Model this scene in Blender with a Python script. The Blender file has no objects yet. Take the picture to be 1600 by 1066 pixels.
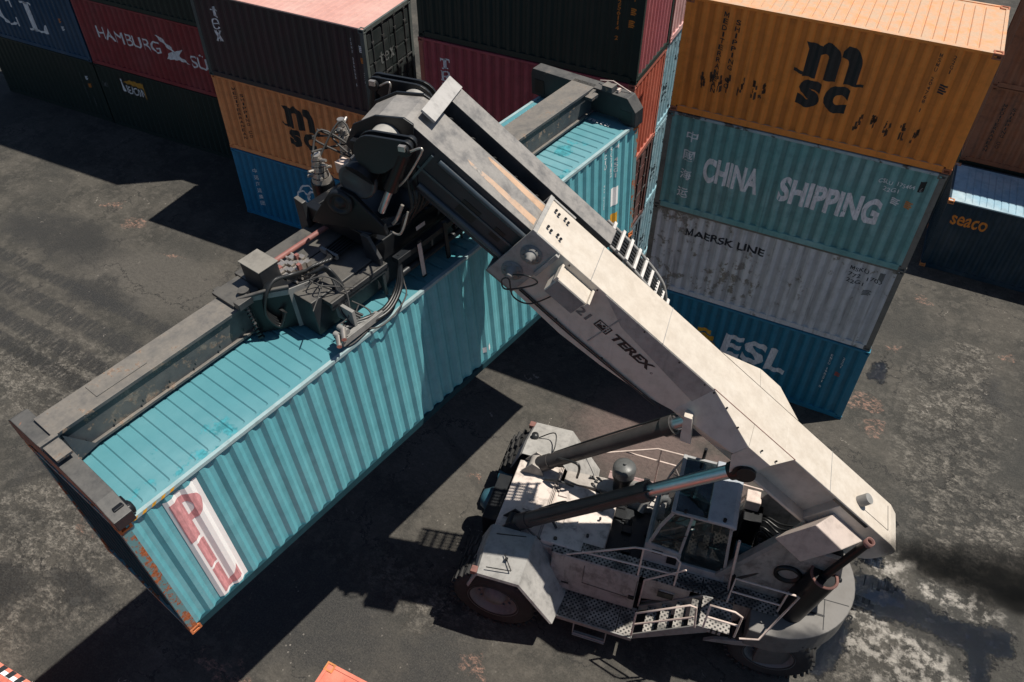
import bpy, bmesh, math, random
from mathutils import Vector, Matrix, noise as mnoise
random.seed(7)
SC = bpy.context.scene
COL = SC.collection
R_ = math.radians

# ------------------------------------------------------------------ camera, sky, sun, exposure
CAM_F = 1268.843
cd = bpy.data.cameras.new("camera")
cam = bpy.data.objects.new("camera", cd); COL.objects.link(cam)
cd.sensor_fit = 'HORIZONTAL'; cd.sensor_width = 36.0; cd.lens = 36.0 * CAM_F / 1600.0
cd.clip_start = 0.1; cd.clip_end = 2000
cam.matrix_world = (Matrix.Translation((4.26623, -16.87919, 17.06511)) @ Matrix.Rotation(0.453448, 4, 'Z')
                    @ Matrix.Rotation(0.793848, 4, 'X') @ Matrix.Rotation(0.007452, 4, 'Z'))
SC.camera = cam

SUN = Vector((0.3579, 0.2540, 1.0)).normalized()
w = bpy.data.worlds.new("World"); SC.world = w; w.use_nodes = True
nt = w.node_tree; nt.nodes.clear()
sky = nt.nodes.new("ShaderNodeTexSky"); sky.sky_type = 'NISHITA'; sky.sun_disc = False
sky.sun_elevation = math.asin(SUN.z); sky.sun_rotation = math.atan2(SUN.x, SUN.y)
sky.air_density = 1.0; sky.dust_density = 0.5; sky.ozone_density = 2.5
bg = nt.nodes.new("ShaderNodeBackground"); bg.inputs[1].default_value = 0.05
wo = nt.nodes.new("ShaderNodeOutputWorld")
nt.links.new(sky.outputs[0], bg.inputs[0]); nt.links.new(bg.outputs[0], wo.inputs[0])
sl = bpy.data.lights.new("sun", 'SUN'); sl.energy = 4.6; sl.angle = R_(0.53); sl.color = (1.0, 0.94, 0.84)
so = bpy.data.objects.new("sun", sl); COL.objects.link(so)
so.rotation_euler = SUN.to_track_quat('Z', 'Y').to_euler(); so.location = SUN * 60
SC.view_settings.view_transform = 'Standard'; SC.view_settings.look = 'None'
SC.view_settings.exposure = 0.38; SC.view_settings.gamma = 1.0
SC.cycles.max_bounces = 6; SC.cycles.transparent_max_bounces = 12

# ------------------------------------------------------------------ node helpers
def N(nt, typ, **kw):
    n = nt.nodes.new(typ)
    for k, v in kw.items():
        if k.startswith('a_'):
            setattr(n, k[2:], v); continue
        key = k.replace('_', ' ')
        s = n.inputs[int(k[1:])] if k[0] == 'i' and k[1:].isdigit() else n.inputs[key]
        if isinstance(v, bpy.types.NodeSocket): nt.links.new(v, s)
        else: s.default_value = v
    return n
def mixc(nt, f, a, b, blend='MIX'):
    n = nt.nodes.new("ShaderNodeMix"); n.data_type = 'RGBA'; n.blend_type = blend; n.clamp_factor = True
    for i, v in ((0, f), (6, a), (7, b)):
        if isinstance(v, bpy.types.NodeSocket): nt.links.new(v, n.inputs[i])
        else: n.inputs[i].default_value = (tuple(v) + (1,))[:4] if i else v
    return n.outputs[2]
def step(nt, v, a, b, lo=0.0, hi=1.0):
    n = N(nt, "ShaderNodeMapRange", a_interpolation_type='SMOOTHSTEP', Value=v, From_Min=a, From_Max=b, To_Min=lo, To_Max=hi)
    return n.outputs[0]
def mth(nt, op, a, b=0.0, c=0.0):
    n = nt.nodes.new("ShaderNodeMath"); n.operation = op
    for i, v in enumerate((a, b, c)):
        if isinstance(v, bpy.types.NodeSocket): nt.links.new(v, n.inputs[i])
        else: n.inputs[i].default_value = v
    return n.outputs[0]
def noi(nt, vec, scale, detail=6, rough=0.6, dist=0.0):
    return N(nt, "ShaderNodeTexNoise", Vector=vec, Scale=scale, Detail=detail, Roughness=rough, Distortion=dist).outputs[0]
def mapv(nt, vec, loc=(0, 0, 0), scale=(1, 1, 1), rot=(0, 0, 0)):
    return N(nt, "ShaderNodeMapping", Vector=vec, Location=loc, Scale=scale, Rotation=rot).outputs[0]

_mats = {}
def paint(name, col, rough=0.55, rust=0.0, rustc=(0.17, 0.055, 0.025), dirt=0.35, dirtc=(0.03, 0.028, 0.026), streak=0.3,
          fade=0.25, fadec=None, dust=0.0, dustc=(0.30, 0.27, 0.235), bump=0.15, metal=0.0, peel=0.0, peelc=(0.3, 0.28, 0.26), seed=0, sc=1.0, spec=0.4, groove_shade=0.0):
    """weathered paint on steel: colour drift, grime, run-down streaks, rust spots, dust lying on top faces, plus shade painted into the corrugation valleys"""
    if name in _mats: return _mats[name]
    m = bpy.data.materials.new(name); m.use_nodes = True; nt = m.node_tree
    b = nt.nodes["Principled BSDF"]
    tc = N(nt, "ShaderNodeTexCoord").outputs['Object']
    v = mapv(nt, tc, (seed * 3.71, seed * 1.93, seed * 2.37))
    n1 = noi(nt, v, 0.9 * sc, 5, 0.6); n2 = noi(nt, v, 4.0 * sc, 8, 0.68); n3 = noi(nt, v, 22 * sc, 6, 0.7)
    st = noi(nt, mapv(nt, v, scale=(7, 7, 0.45)), 1.0 * sc, 6, 0.65)
    fc = fadec or tuple(min(1, c * 0.6 + 0.16) for c in col)
    c = mixc(nt, mth(nt, 'MULTIPLY', step(nt, n1, 0.35, 0.75), fade), col, fc)
    c = mixc(nt, mth(nt, 'MULTIPLY', step(nt, n2, 0.3, 0.7), 0.25), c, tuple(x * 0.62 for x in col))
    if peel > 0:
        p = mth(nt, 'MULTIPLY_ADD', n1, 0.45, mth(nt, 'MULTIPLY', n2, 0.55))
        c = mixc(nt, step(nt, p, 0.66 - 0.22 * peel, 0.69 - 0.22 * peel), c, mixc(nt, step(nt, n3, 0.4, 0.6), peelc, tuple(x * 0.6 for x in peelc)))
    if dirt > 0:
        c = mixc(nt, mth(nt, 'MULTIPLY', step(nt, n2, 0.45, 0.78), dirt), c, dirtc)
    if streak > 0:
        c = mixc(nt, mth(nt, 'MULTIPLY', step(nt, st, 0.5, 0.78), streak), c, dirtc)
    if groove_shade > 0:  # paint colour darkened in the corrugation valleys, standing in for their shade
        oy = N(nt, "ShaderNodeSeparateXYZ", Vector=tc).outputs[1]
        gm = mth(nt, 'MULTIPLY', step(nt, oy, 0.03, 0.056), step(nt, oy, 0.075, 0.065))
        c = mixc(nt, mth(nt, 'MULTIPLY', gm, mth(nt, 'MULTIPLY', step(nt, n1, .2, .7, .5, 1.0), groove_shade)), c, tuple(x * .35 for x in col))
    if dust > 0:
        nz = N(nt, "ShaderNodeSeparateXYZ", Vector=N(nt, "ShaderNodeNewGeometry").outputs['Normal']).outputs[2]
        dm = mth(nt, 'MULTIPLY', step(nt, nz, 0.35, 0.85), step(nt, n2, 0.25, 0.6, 0.45, 1.0))
        c = mixc(nt, mth(nt, 'MULTIPLY', dm, dust), c, mixc(nt, n3, dustc, tuple(x * 0.6 for x in dustc)))
    if rust > 0:
        rm = mth(nt, 'MULTIPLY_ADD', n3, 0.3, mth(nt, 'MULTIPLY', n2, 0.7))
        t = 0.72 - 0.26 * rust
        mask = step(nt, rm, t, t + 0.05)
        c = mixc(nt, mask, c, mixc(nt, step(nt, n3, 0.35, 0.65), rustc, tuple(x * 0.45 for x in rustc)))
        nt.links.new(mth(nt, 'MULTIPLY_ADD', mask, 0.9 - rough, mth(nt, 'MULTIPLY_ADD', n2, 0.2, rough - 0.1)), b.inputs['Roughness'])
    else:
        nt.links.new(mth(nt, 'MULTIPLY_ADD', n2, 0.24, rough - 0.12), b.inputs['Roughness'])
    nt.links.new(c, b.inputs['Base Color'])
    b.inputs['Metallic'].default_value = metal; b.inputs['Specular IOR Level'].default_value = spec
    if bump > 0:
        bp = N(nt, "ShaderNodeBump", Strength=bump, Distance=0.02, Height=mth(nt, 'MULTIPLY_ADD', n3, 0.4, mth(nt, 'MULTIPLY', n2, 0.6)))
        nt.links.new(bp.outputs[0], b.inputs['Normal'])
    _mats[name] = m; return m
def ink(name, col, wear=0.35, sc=5.0):
    """stencilled lettering paint that has flaked off in places"""
    if name in _mats: return _mats[name]
    m = bpy.data.materials.new(name); m.use_nodes = True; nt = m.node_tree; b = nt.nodes["Principled BSDF"]
    tc = N(nt, "ShaderNodeTexCoord").outputs['Object']
    n2 = noi(nt, mapv(nt, tc, scale=(2.2, 2.2, .75)), sc, 9, 0.7); n3 = noi(nt, mapv(nt, tc, scale=(3, 3, 1)), 9, 5, 0.6)
    nt.links.new(mixc(nt, step(nt, n3, 0.3, 0.7), col, tuple(x * (0.72 if wear else .95) for x in col)), b.inputs['Base Color'])
    b.inputs['Roughness'].default_value = 0.6
    t = 0.78 - 0.35 * wear
    nt.links.new(step(nt, n2, t, t + 0.03, 1.0, 0.0), b.inputs['Alpha'])
    _mats[name] = m; return m

# ------------------------------------------------------------------ mesh helpers
class MB:
    """collects shapes and links them as ONE mesh object; tf maps builder coordinates to the parent's"""
    def __init__(s, tf=None): s.v = []; s.f = []; s.sm = []; s.tf = tf or (lambda p: p)
    def add(s, vs, fs, smooth=False):
        o = len(s.v); s.v += [s.tf(tuple(p)) for p in vs]
        s.f += [tuple(i + o for i in f) for f in fs]; s.sm += [smooth] * len(fs); return s
    def box(s, x0, x1, y0, y1, z0, z1):
        vs = [(x, y, z) for x in (x0, x1) for y in (y0, y1) for z in (z0, z1)]
        return s.add(vs, [(0, 1, 3, 2), (4, 6, 7, 5), (0, 4, 5, 1), (2, 3, 7, 6), (0, 2, 6, 4), (1, 5, 7, 3)])
    def prism(s, pts, axis, lo, hi):
        """pts: outline in the two other axes; extruded along axis ('x','y','z')"""
        n = len(pts)
        mk = {'x': lambda p, t: (t, p[0], p[1]), 'y': lambda p, t: (p[0], t, p[1]), 'z': lambda p, t: (p[0], p[1], t)}[axis]
        vs = [mk(p, lo) for p in pts] + [mk(p, hi) for p in pts]
        return s.add(vs, [tuple(range(n)), tuple(range(2 * n - 1, n - 1, -1))] + [(i, (i + 1) % n, n + (i + 1) % n, n + i) for i in range(n)])
    def cyl(s, p0, p1, r0, r1=None, seg=20, caps=True):
        r1 = r0 if r1 is None else r1
        p0 = Vector(p0); p1 = Vector(p1); d = (p1 - p0).normalized()
        a = d.orthogonal().normalized(); b = d.cross(a)
        ring = lambda p, r: [tuple(p + (a * math.cos(2 * math.pi * k / seg) + b * math.sin(2 * math.pi * k / seg)) * r) for k in range(seg)]
        s.add(ring(p0, r0) + ring(p1, r1), [(k, (k + 1) % seg, seg + (k + 1) % seg, seg + k) for k in range(seg)], True)
        if caps: s.add(ring(p0, r0), [tuple(range(seg))]); s.add(ring(p1, r1), [tuple(range(seg))])
        return s
    def tube(s, pts, r, seg=8, smooth=True, sub=6):
        P = [Vector(p) for p in pts]
        if smooth and len(P) > 2:
            Q = []
            for i in range(len(P) - 1):
                a, b, c, d = P[max(i - 1, 0)], P[i], P[i + 1], P[min(i + 2, len(P) - 1)]
                for k in range(sub):
                    t = k / sub
                    Q.append(0.5 * ((2 * b) + (c - a) * t + (2 * a - 5 * b + 4 * c - d) * t * t + (3 * b - a - 3 * c + d) * t ** 3))
            P = Q + [P[-1]]
        vs = []; fs = []; nrm = None
        for i, p in enumerate(P):
            t = (P[min(i + 1, len(P) - 1)] - P[max(i - 1, 0)]).normalized()
            nrm = t.orthogonal().normalized() if nrm is None else (nrm - t * nrm.dot(t)).normalized()
            bn = t.cross(nrm)
            vs += [tuple(p + (nrm * math.cos(2 * math.pi * k / seg) + bn * math.sin(2 * math.pi * k / seg)) * r) for k in range(seg)]
        for i in range(len(P) - 1):
            fs += [(i * seg + k, i * seg + (k + 1) % seg, (i + 1) * seg + (k + 1) % seg, (i + 1) * seg + k) for k in range(seg)]
        s.add(vs, fs, True); e = (len(P) - 1) * seg
        s.add(vs[:seg], [tuple(range(seg))]); s.add(vs[e:], [tuple(range(seg))]); return s
    def lathe(s, c, axis, prof, seg=36):
        """prof: (distance along axis, radius) pairs"""
        c = Vector(c); d = Vector(axis).normalized(); a = d.orthogonal().normalized(); b = d.cross(a); n = len(prof); vs = []
        for k in range(seg):
            e = a * math.cos(2 * math.pi * k / seg) + b * math.sin(2 * math.pi * k / seg)
            vs += [tuple(c + d * t + e * r) for t, r in prof]
        return s.add(vs, [(k * n + i, k * n + i + 1, ((k + 1) % seg) * n + i + 1, ((k + 1) % seg) * n + i) for k in range(seg) for i in range(n - 1)], True)
    def build(s, name, mat, parent=None, bevel=0.0):
        me = bpy.data.meshes.new(name); me.from_pydata(s.v, [], s.f); me.update()
        me.polygons.foreach_set('use_smooth', s.sm)
        bm = bmesh.new(); bm.from_mesh(me); bmesh.ops.recalc_face_normals(bm, faces=bm.faces); bm.to_mesh(me); bm.free()
        o = bpy.data.objects.new(name, me); COL.objects.link(o)
        if mat: me.materials.append(mat)
        if parent: o.parent = parent
        if bevel:
            md = o.modifiers.new("bevel", 'BEVEL'); md.width = bevel; md.segments = 2; md.limit_method = 'ANGLE'; md.angle_limit = R_(40)
        return o
def empty(name, mat4, label, cat, group=None):
    o = bpy.data.objects.new(name, None); COL.objects.link(o); o.matrix_world = mat4; o.empty_display_size = 0.3
    o['label'] = label; o['category'] = cat
    if group: o['group'] = group
    return o
def hull2(c0, r0, c1, r1, n=14):
    """outline of the hull of two circles"""
    a = math.atan2(c1[1] - c0[1], c1[0] - c0[0]); L = math.hypot(c1[0] - c0[0], c1[1] - c0[1])
    t = math.acos(max(-1, min(1, (r0 - r1) / L)))
    P = [(c0[0] + r0 * math.cos(a + t + (2 * math.pi - 2 * t) * i / n), c0[1] + r0 * math.sin(a + t + (2 * math.pi - 2 * t) * i / n)) for i in range(n + 1)]
    P += [(c1[0] + r1 * math.cos(a - t + 2 * t * i / n), c1[1] + r1 * math.sin(a - t + 2 * t * i / n)) for i in range(n + 1)]
    return P

# ------------------------------------------------------------------ lettering
_tc = {}
def glyphs(s, bold=0.0):
    """flat mesh of a string as (verts2d, tris), bounding box moved to 0..1 in both axes"""
    if s == 'M':   # drawn by hand: thickening the font's own M fills it in
        P = [bar(0, 0, .2, 1), bar(.8, 0, 1, 1), [(.2, 1), (.2, .66), (.43, .10), (.5, .10), (.5, .44)], [(.8, 1), (.5, .44), (.5, .10), (.57, .10), (.8, .66)]]
        return [q for p in P for q in p], [tuple(range(sum(map(len, P[:i])), sum(map(len, P[:i + 1])))) for i in range(len(P))]
    if (s, bold) in _tc: return _tc[(s, bold)]
    cu = bpy.data.curves.new("glyphs", 'FONT'); cu.body = s; cu.offset = bold; cu.resolution_u = 4
    o = bpy.data.objects.new("glyphs", cu); COL.objects.link(o)
    bpy.context.view_layer.update()
    me = bpy.data.meshes.new_from_object(o.evaluated_get(bpy.context.evaluated_depsgraph_get()))
    V = [(v.co.x, v.co.y) for v in me.vertices]; F = [tuple(p.vertices) for p in me.polygons]
    bpy.data.objects.remove(o); bpy.data.curves.remove(cu); bpy.data.meshes.remove(me)
    if not V: V = [(0, 0), (1, 0), (0, 1)]; F = [(0, 1, 2)]
    x0 = min(p[0] for p in V); x1 = max(p[0] for p in V); y0 = min(p[1] for p in V); y1 = max(p[1] for p in V)
    V = [((x - x0) / max(x1 - x0, 1e-6), (y - y0) / max(y1 - y0, 1e-6)) for x, y in V]
    _tc[(s, bold)] = (V, F); return V, F
# hand drawn slab-serif letters on a unit box (list of closed polygons)
def bar(x0, y0, x1, y1): return [(x0, y0), (x1, y0), (x1, y1), (x0, y1)]
def ringp(cx, cy, ro, ri, a0, a1, sx=1.0, n=18):
    o = [(cx + sx * ro * math.cos(R_(a0 + (a1 - a0) * i / n)), cy + ro * math.sin(R_(a0 + (a1 - a0) * i / n))) for i in range(n + 1)]
    q = [(cx + sx * ri[0] * math.cos(R_(a0 + (a1 - a0) * i / n)), cy + ri[1] * math.sin(R_(a0 + (a1 - a0) * i / n))) for i in range(n + 1)]
    return [[o[i], o[i + 1], q[i + 1], q[i]] for i in range(n)]
SERIF = {
    'T': [bar(.38, 0, .62, 1), bar(.22, 0, .78, .12), bar(0, .84, 1, 1), bar(0, .68, .14, .84), bar(.86, .68, 1, .84)],
    'I': [bar(.36, 0, .64, 1), bar(.1, 0, .9, .14), bar(.1, .86, .9, 1)],
    'R': [bar(.12, 0, .36, 1), bar(0, 0, .48, .12), bar(0, .88, .6, 1), bar(.36, .4, .6, .53), [(.45, .45), (.68, .45), (1, 0), (.7, 0)]] + ringp(.58, .7, .3, (.12, .16), -90, 90, 1.3),
    'O': ringp(.5, .5, .5, (.26, .34), 0, 360, 1.0, 28),
    'N': [bar(.06, 0, .26, 1), bar(.74, 0, .94, 1), [(.06, 1), (.3, 1), (.94, 0), (.7, 0)], bar(0, 0, .36, .1), bar(.64, .9, 1, 1)],
    'L': [bar(.2, 0, .46, 1), bar(.02, .93, .66, 1), bar(.02, 0, 1, .07), [(.82, .07), (1, .07), (1, .32), (.95, .3)]],
    'C': ringp(.55, .5, .5, (.26, .44), 50, 310, 1.1, 26) + [bar(.86, .66, .92, 1), bar(.86, 0, .92, .32)],
    't': [bar(.35, .1, .62, .92), [(.35, .92), (.62, 1), (.62, .9), (.35, .7)], bar(.1, .64, .95, .74)] + ringp(.66, .2, .2, (.06, .12), 180, 330, 1.4),
    'e': ringp(.5, .5, .5, (.24, .4), 25, 325, 1.0, 26) + [bar(.2, .48, .97, .58), bar(.74, .5, .97, .72)],
    'x': [[(.05, 1), (.38, 1), (.95, 0), (.62, 0)], [(.66, 1), (.84, 1), (.34, 0), (.16, 0)], bar(0, .93, .46, 1), bar(.58, .93, .96, 1), bar(.04, 0, .42, .07), bar(.52, 0, 1, .07)],
}
def serif(ch):
    V = []; F = []
    for poly in SERIF[ch]:
        F.append(tuple(range(len(V), len(V) + len(poly)))); V += poly
    return V, F
class Sign:
    """lettering gathered in a plane (x right, z up) and laid on a surface given by the function y(x)"""
    def __init__(s): s.v = []; s.f = []
    def put(s, VF, x, z, w, h, shear=0.0, rot=0.0):
        V, F = VF; o = len(s.v); c, n = math.cos(rot), math.sin(rot)
        for a, b in V:
            px, pz = a * w + shear * b * h, b * h
            s.v.append((x + px * c - pz * n, z + px * n + pz * c))
        s.f += [tuple(i + o for i in f) for f in F]; return s
    def text(s, t, x, z, w, h, bold=0.0, **k):
        if t[0] == 'M' and len(t) > 1:
            q = w / (len(t) + .35); s.put(glyphs('M'), x, z, q * 1.02, h, **k); return s.put(glyphs(t[1:], bold), x + q * 1.2, z, w - q * 1.2, h, **k)
        return s.put(glyphs(t, bold), x, z, w, h, **k)
    def stack(s, t, x, ztop, w, h, pitch, bold=0.0):
        for i, ch in enumerate(t):
            if ch == ' ': continue
            ww = w * (0.35 if ch in 'I1' else 1.0)
            s.put(glyphs(ch, bold), x + (w - ww) / 2, ztop - i * pitch - h, ww, h)
        return s
    def polys(s, P):
        for p in P: s.f.append(tuple(range(len(s.v), len(s.v) + len(p)))); s.v += list(p)
        return s
    def lay(s, name, mat, parent, ysurf, breaks, mp=None, proud=0.004):
        bm = bmesh.new(); vs = [bm.verts.new((x, 0, z)) for x, z in s.v]
        for f in s.f:
            try: bm.faces.new([vs[i] for i in f])
            except ValueError: pass
        x0 = min(p[0] for p in s.v); x1 = max(p[0] for p in s.v)
        for b in breaks:
            if x0 + 1e-4 < b < x1 - 1e-4:
                bmesh.ops.bisect_plane(bm, geom=bm.verts[:] + bm.edges[:] + bm.faces[:], plane_co=(b, 0, 0), plane_no=(1, 0, 0), dist=1e-5)
        for v in bm.verts: v.co.y = ysurf(v.co.x) - proud
        for f in bm.faces:
            f.normal_update()
            if f.normal.y > 0: f.normal_flip()
        if mp: bmesh.ops.transform(bm, matrix=mp, verts=bm.verts)
        me = bpy.data.meshes.new(name); bm.to_mesh(me); bm.free(); me.materials.append(mat)
        o = bpy.data.objects.new(name, me); COL.objects.link(o); o.parent = parent; return o

# ------------------------------------------------------------------ shipping containers
CW_, YP = 2.438, 0.016
L20, L40, H8, H9 = 6.058, 12.192, 2.591, 2.896
def profile(a, b, pitch=0.278, depth=0.043):
    """corrugation from a to b: list of (x, inward depth)"""
    n = max(1, round((b - a - 0.12) / pitch)); p = (b - a - 0.12) / n; out = [(a, 0.0), (a + 0.06, 0.0)]
    for i in range(n):
        x = a + 0.06 + i * p
        out += [(x + p * 0.13, 0.0), (x + p * 0.37, depth), (x + p * 0.63, depth), (x + p * 0.87, 0.0)]
    return out + [(b - 0.06, 0.0), (b, 0.0)]
def interp(P):
    def f(x):
        if x <= P[0][0]: return P[0][1]
        for (a, da), (b, db) in zip(P, P[1:]):
            if x <= b: return da + (db - da) * (x - a) / max(b - a, 1e-9)
        return P[-1][1]
    return f
_cm = {}
def cmesh(key, fn, name, mat, parent):
    """a container part: geometry made once per size, copied per colour"""
    if key not in _cm:
        o = fn(); _cm[key] = o.data; bpy.data.objects.remove(o)
    mk = (key, mat.name)
    if mk not in _cm:
        me = _cm[key].copy(); me.materials.clear(); me.materials.append(mat); _cm[mk] = me
    o = bpy.data.objects.new(name, _cm[mk]); COL.objects.link(o); o.parent = parent; return o
def casting(x, y, z, sx, sy, sz):
    bm = bmesh.new()
    X, Y, Z = 0.178, 0.162, 0.118
    m = Matrix.Translation((x + sx * X / 2, y + sy * Y / 2, z + sz * Z / 2)) @ Matrix.Diagonal((X, Y, Z, 1))
    bmesh.ops.create_cube(bm, size=1.0, matrix=m)
    for f in [f for f in bm.faces if f.normal.x * sx < -0.5 or f.normal.y * sy < -0.5 or f.normal.z * sz < -0.5]:
        r = bmesh.ops.inset_individual(bm, faces=[f], thickness=0.032, use_even_offset=True)
        d = f.normal * -0.05; r = bmesh.ops.extrude_face_region(bm, geom=[f])
        bmesh.ops.translate(bm, verts=[v for v in r['geom'] if isinstance(v, bmesh.types.BMVert)], vec=d); bm.faces.remove(f)
    me = bpy.data.meshes.new("casting"); bm.to_mesh(me); bm.free()
    o = bpy.data.objects.new("casting", me); return o
def container(label, M, L, H, body, post=None, roofm=None, railm=None, endm=None, doors=True, castm=None, brm=None, name='shipping_container', group='stacked shipping containers'):
    """doors: door end at x=L (else a plain corrugated end there and doors at x=0)"""
    if group:   # nothing in a stack sits quite square
        rn = random.Random(label); M = Matrix.Translation((rn.uniform(-.025, .025), rn.uniform(-.012, .012), M.translation.z * .003)) @ M @ Matrix.Rotation(R_(rn.uniform(-.18, .18)), 4, 'Z')
    r = empty(name, M, label, 'shipping container', group)
    post = post or body; roofm = roofm or body; railm = railm or body; endm = endm or body; castm = castm or post
    PS = profile(0.10, L - 0.10); W = CW_
    def side(flip):
        b = MB(); z0, z1 = 0.15, H - 0.055
        for s_ in (0,):
            vs = []; fs = []
            for x, d in PS:
                y = YP + d; y = W - y if flip else y
                vs += [(x, y, z0), (x, y, z1)]
            fs = [(2 * i, 2 * i + 2, 2 * i + 3, 2 * i + 1) for i in range(len(PS) - 1)]
            b.add(vs, fs)
        return b.build("side_panel", None)
    for fl in (False, True): cmesh(('side', L, H, fl), lambda fl=fl: side(fl), 'side_panel', body, r)
    PE = profile(0.10, W - 0.10, 0.25, 0.045)
    def endp(far):
        vs = []
        for y, d in PE:
            x = L - 0.03 - d if far else 0.03 + d
            vs += [(x, y, 0.14), (x, y, H - 0.1)]
        return MB().add(vs, [(2 * i, 2 * i + 2, 2 * i + 3, 2 * i + 1) for i in range(len(PE) - 1)]).build("end_panel", None)
    cmesh(('end', L, H, not doors), lambda: endp(not doors), 'end_panel', endm, r)
    dx = L if doors else 0.0; sg = -1 if doors else 1
    def door(k):
        b = MB(); y0 = 0.1 + k * (W / 2 - 0.1) + 0.006; y1 = y0 + W / 2 - 0.112
        a, c = dx + sg * 0.05, dx + sg * 0.09
        b.box(min(a, c), max(a, c), y0, y1, 0.14, H - 0.11)
        for q in range(5):   # pressed panels
            zc = 0.2 + (H - 0.36) * q / 5; a, c = dx + sg * 0.038, dx + sg * 0.05
            b.box(min(a, c), max(a, c), y0 + 0.08, y1 - 0.08, zc, zc + (H - 0.36) / 5 - 0.07)
        return b.build("door", None)
    def lockbar(k, q):
        b = MB(); y = 0.1 + k * (W / 2 - 0.1) + (0.3, 0.82)[q]; x = dx + sg * 0.018
        b.cyl((x, y, 0.05), (x, y, H - 0.04), 0.017, seg=8)
        for z in (0.13, 0.5, 1.0, 1.5, H - 0.5, H - 0.12): b.box(min(x - .018, x + .018), max(x - .018, x + .018), y - 0.045, y + 0.045, z - 0.03, z + 0.03)
        b.box(x - .012, x + .012, y - 0.02, y + 0.3, 1.02, 1.06)
        return b.build("locking_bar", None)
    for k in (0, 1):
        d = cmesh(('door', L, H, doors, k), lambda k=k: door(k), 'door', endm, r)
        for q in (0, 1): cmesh(('bar', L, H, doors, k, q), lambda k=k, q=q: lockbar(k, q), 'locking_bar', MT['bar'], d)
    def roof():
        xs = [(0.03, 0)]; n = round((L - 0.9) / 0.209); p = (L - 0.9) / n
        for i in range(n + 1):
            x = 0.45 + i * p; xs += [(x - 0.026, 0), (x - 0.008, 1), (x + 0.008, 1), (x + 0.026, 0)]
        xs.append((L - 0.03, 0)); ys = [0.02, 0.14, 0.19, W - 0.19, W - 0.14, W - 0.02]; vs = []
        for x, g in xs:
            for j, y in enumerate(ys): vs.append((x, y, H - 0.02 - (0.018 if g and j in (2, 3) else 0)))
        m = len(ys)
        return MB().add(vs, [(i * m + j, i * m + j + 1, (i + 1) * m + j + 1, (i + 1) * m + j) for i in range(len(xs) - 1) for j in range(m - 1)]).build("roof", None)
    cmesh(('roof', L, H), roof, 'roof', roofm, r)
    cmesh(('floor', L), lambda: MB().box(0.1, L - 0.1, 0.05, W - 0.05, 0.10, 0.14).build("floor", None), 'floor', MT['underside'], r)
    for k in (0, 1):
        y0, y1 = (0.006, 0.07) if k == 0 else (W - 0.07, W - 0.006)
        cmesh(('tr', L, H, k), lambda: MB().box(0.17, L - 0.17, y0, y1, H - 0.062, H - 0.004).build("top_rail", None), 'top_rail', railm, r)
        cmesh(('br', L, H, k), lambda: MB().box(0.17, L - 0.17, y0, y1, 0.012, 0.155).build("bottom_rail", None), 'bottom_rail', brm or body, r)
        x0, x1 = (0.006, 0.07) if k == 0 else (L - 0.07, L - 0.006)
        cmesh(('he', L, H, k), lambda: MB().box(x0, x1, 0.155, W - 0.155, H - 0.11, H - 0.004).build("end_header", None), 'end_header', post, r)
        cmesh(('si', L, H, k), lambda: MB().box(x0, x1, 0.155, W - 0.155, 0.012, 0.14).build("end_sill", None), 'end_sill', post, r)
        for j in (0, 1):
            px = (0.008, 0.135) if k == 0 else (L - 0.135, L - 0.008); py = (0.008, 0.12) if j == 0 else (W - 0.12, W - 0.008)
            cmesh(('po', L, H, k, j), lambda: MB().box(px[0], px[1], py[0], py[1], 0.118, H - 0.118).build("corner_post", None, bevel=0.0), 'corner_post', post, r)
            for q in (0, 1):
                cmesh(('ca', L, H, k, j, q), lambda: casting(k * L, j * W, q * H, 1 - 2 * k, 1 - 2 * j, 1 - 2 * q), 'corner_casting', castm, r)
    f = interp(PS)
    r_lay = lambda sign, nm, mat, proud=0.004: sign.lay(nm, mat, r, lambda x: YP + f(x), [p[0] for p in PS], proud=proud)
    return r, r_lay
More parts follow.
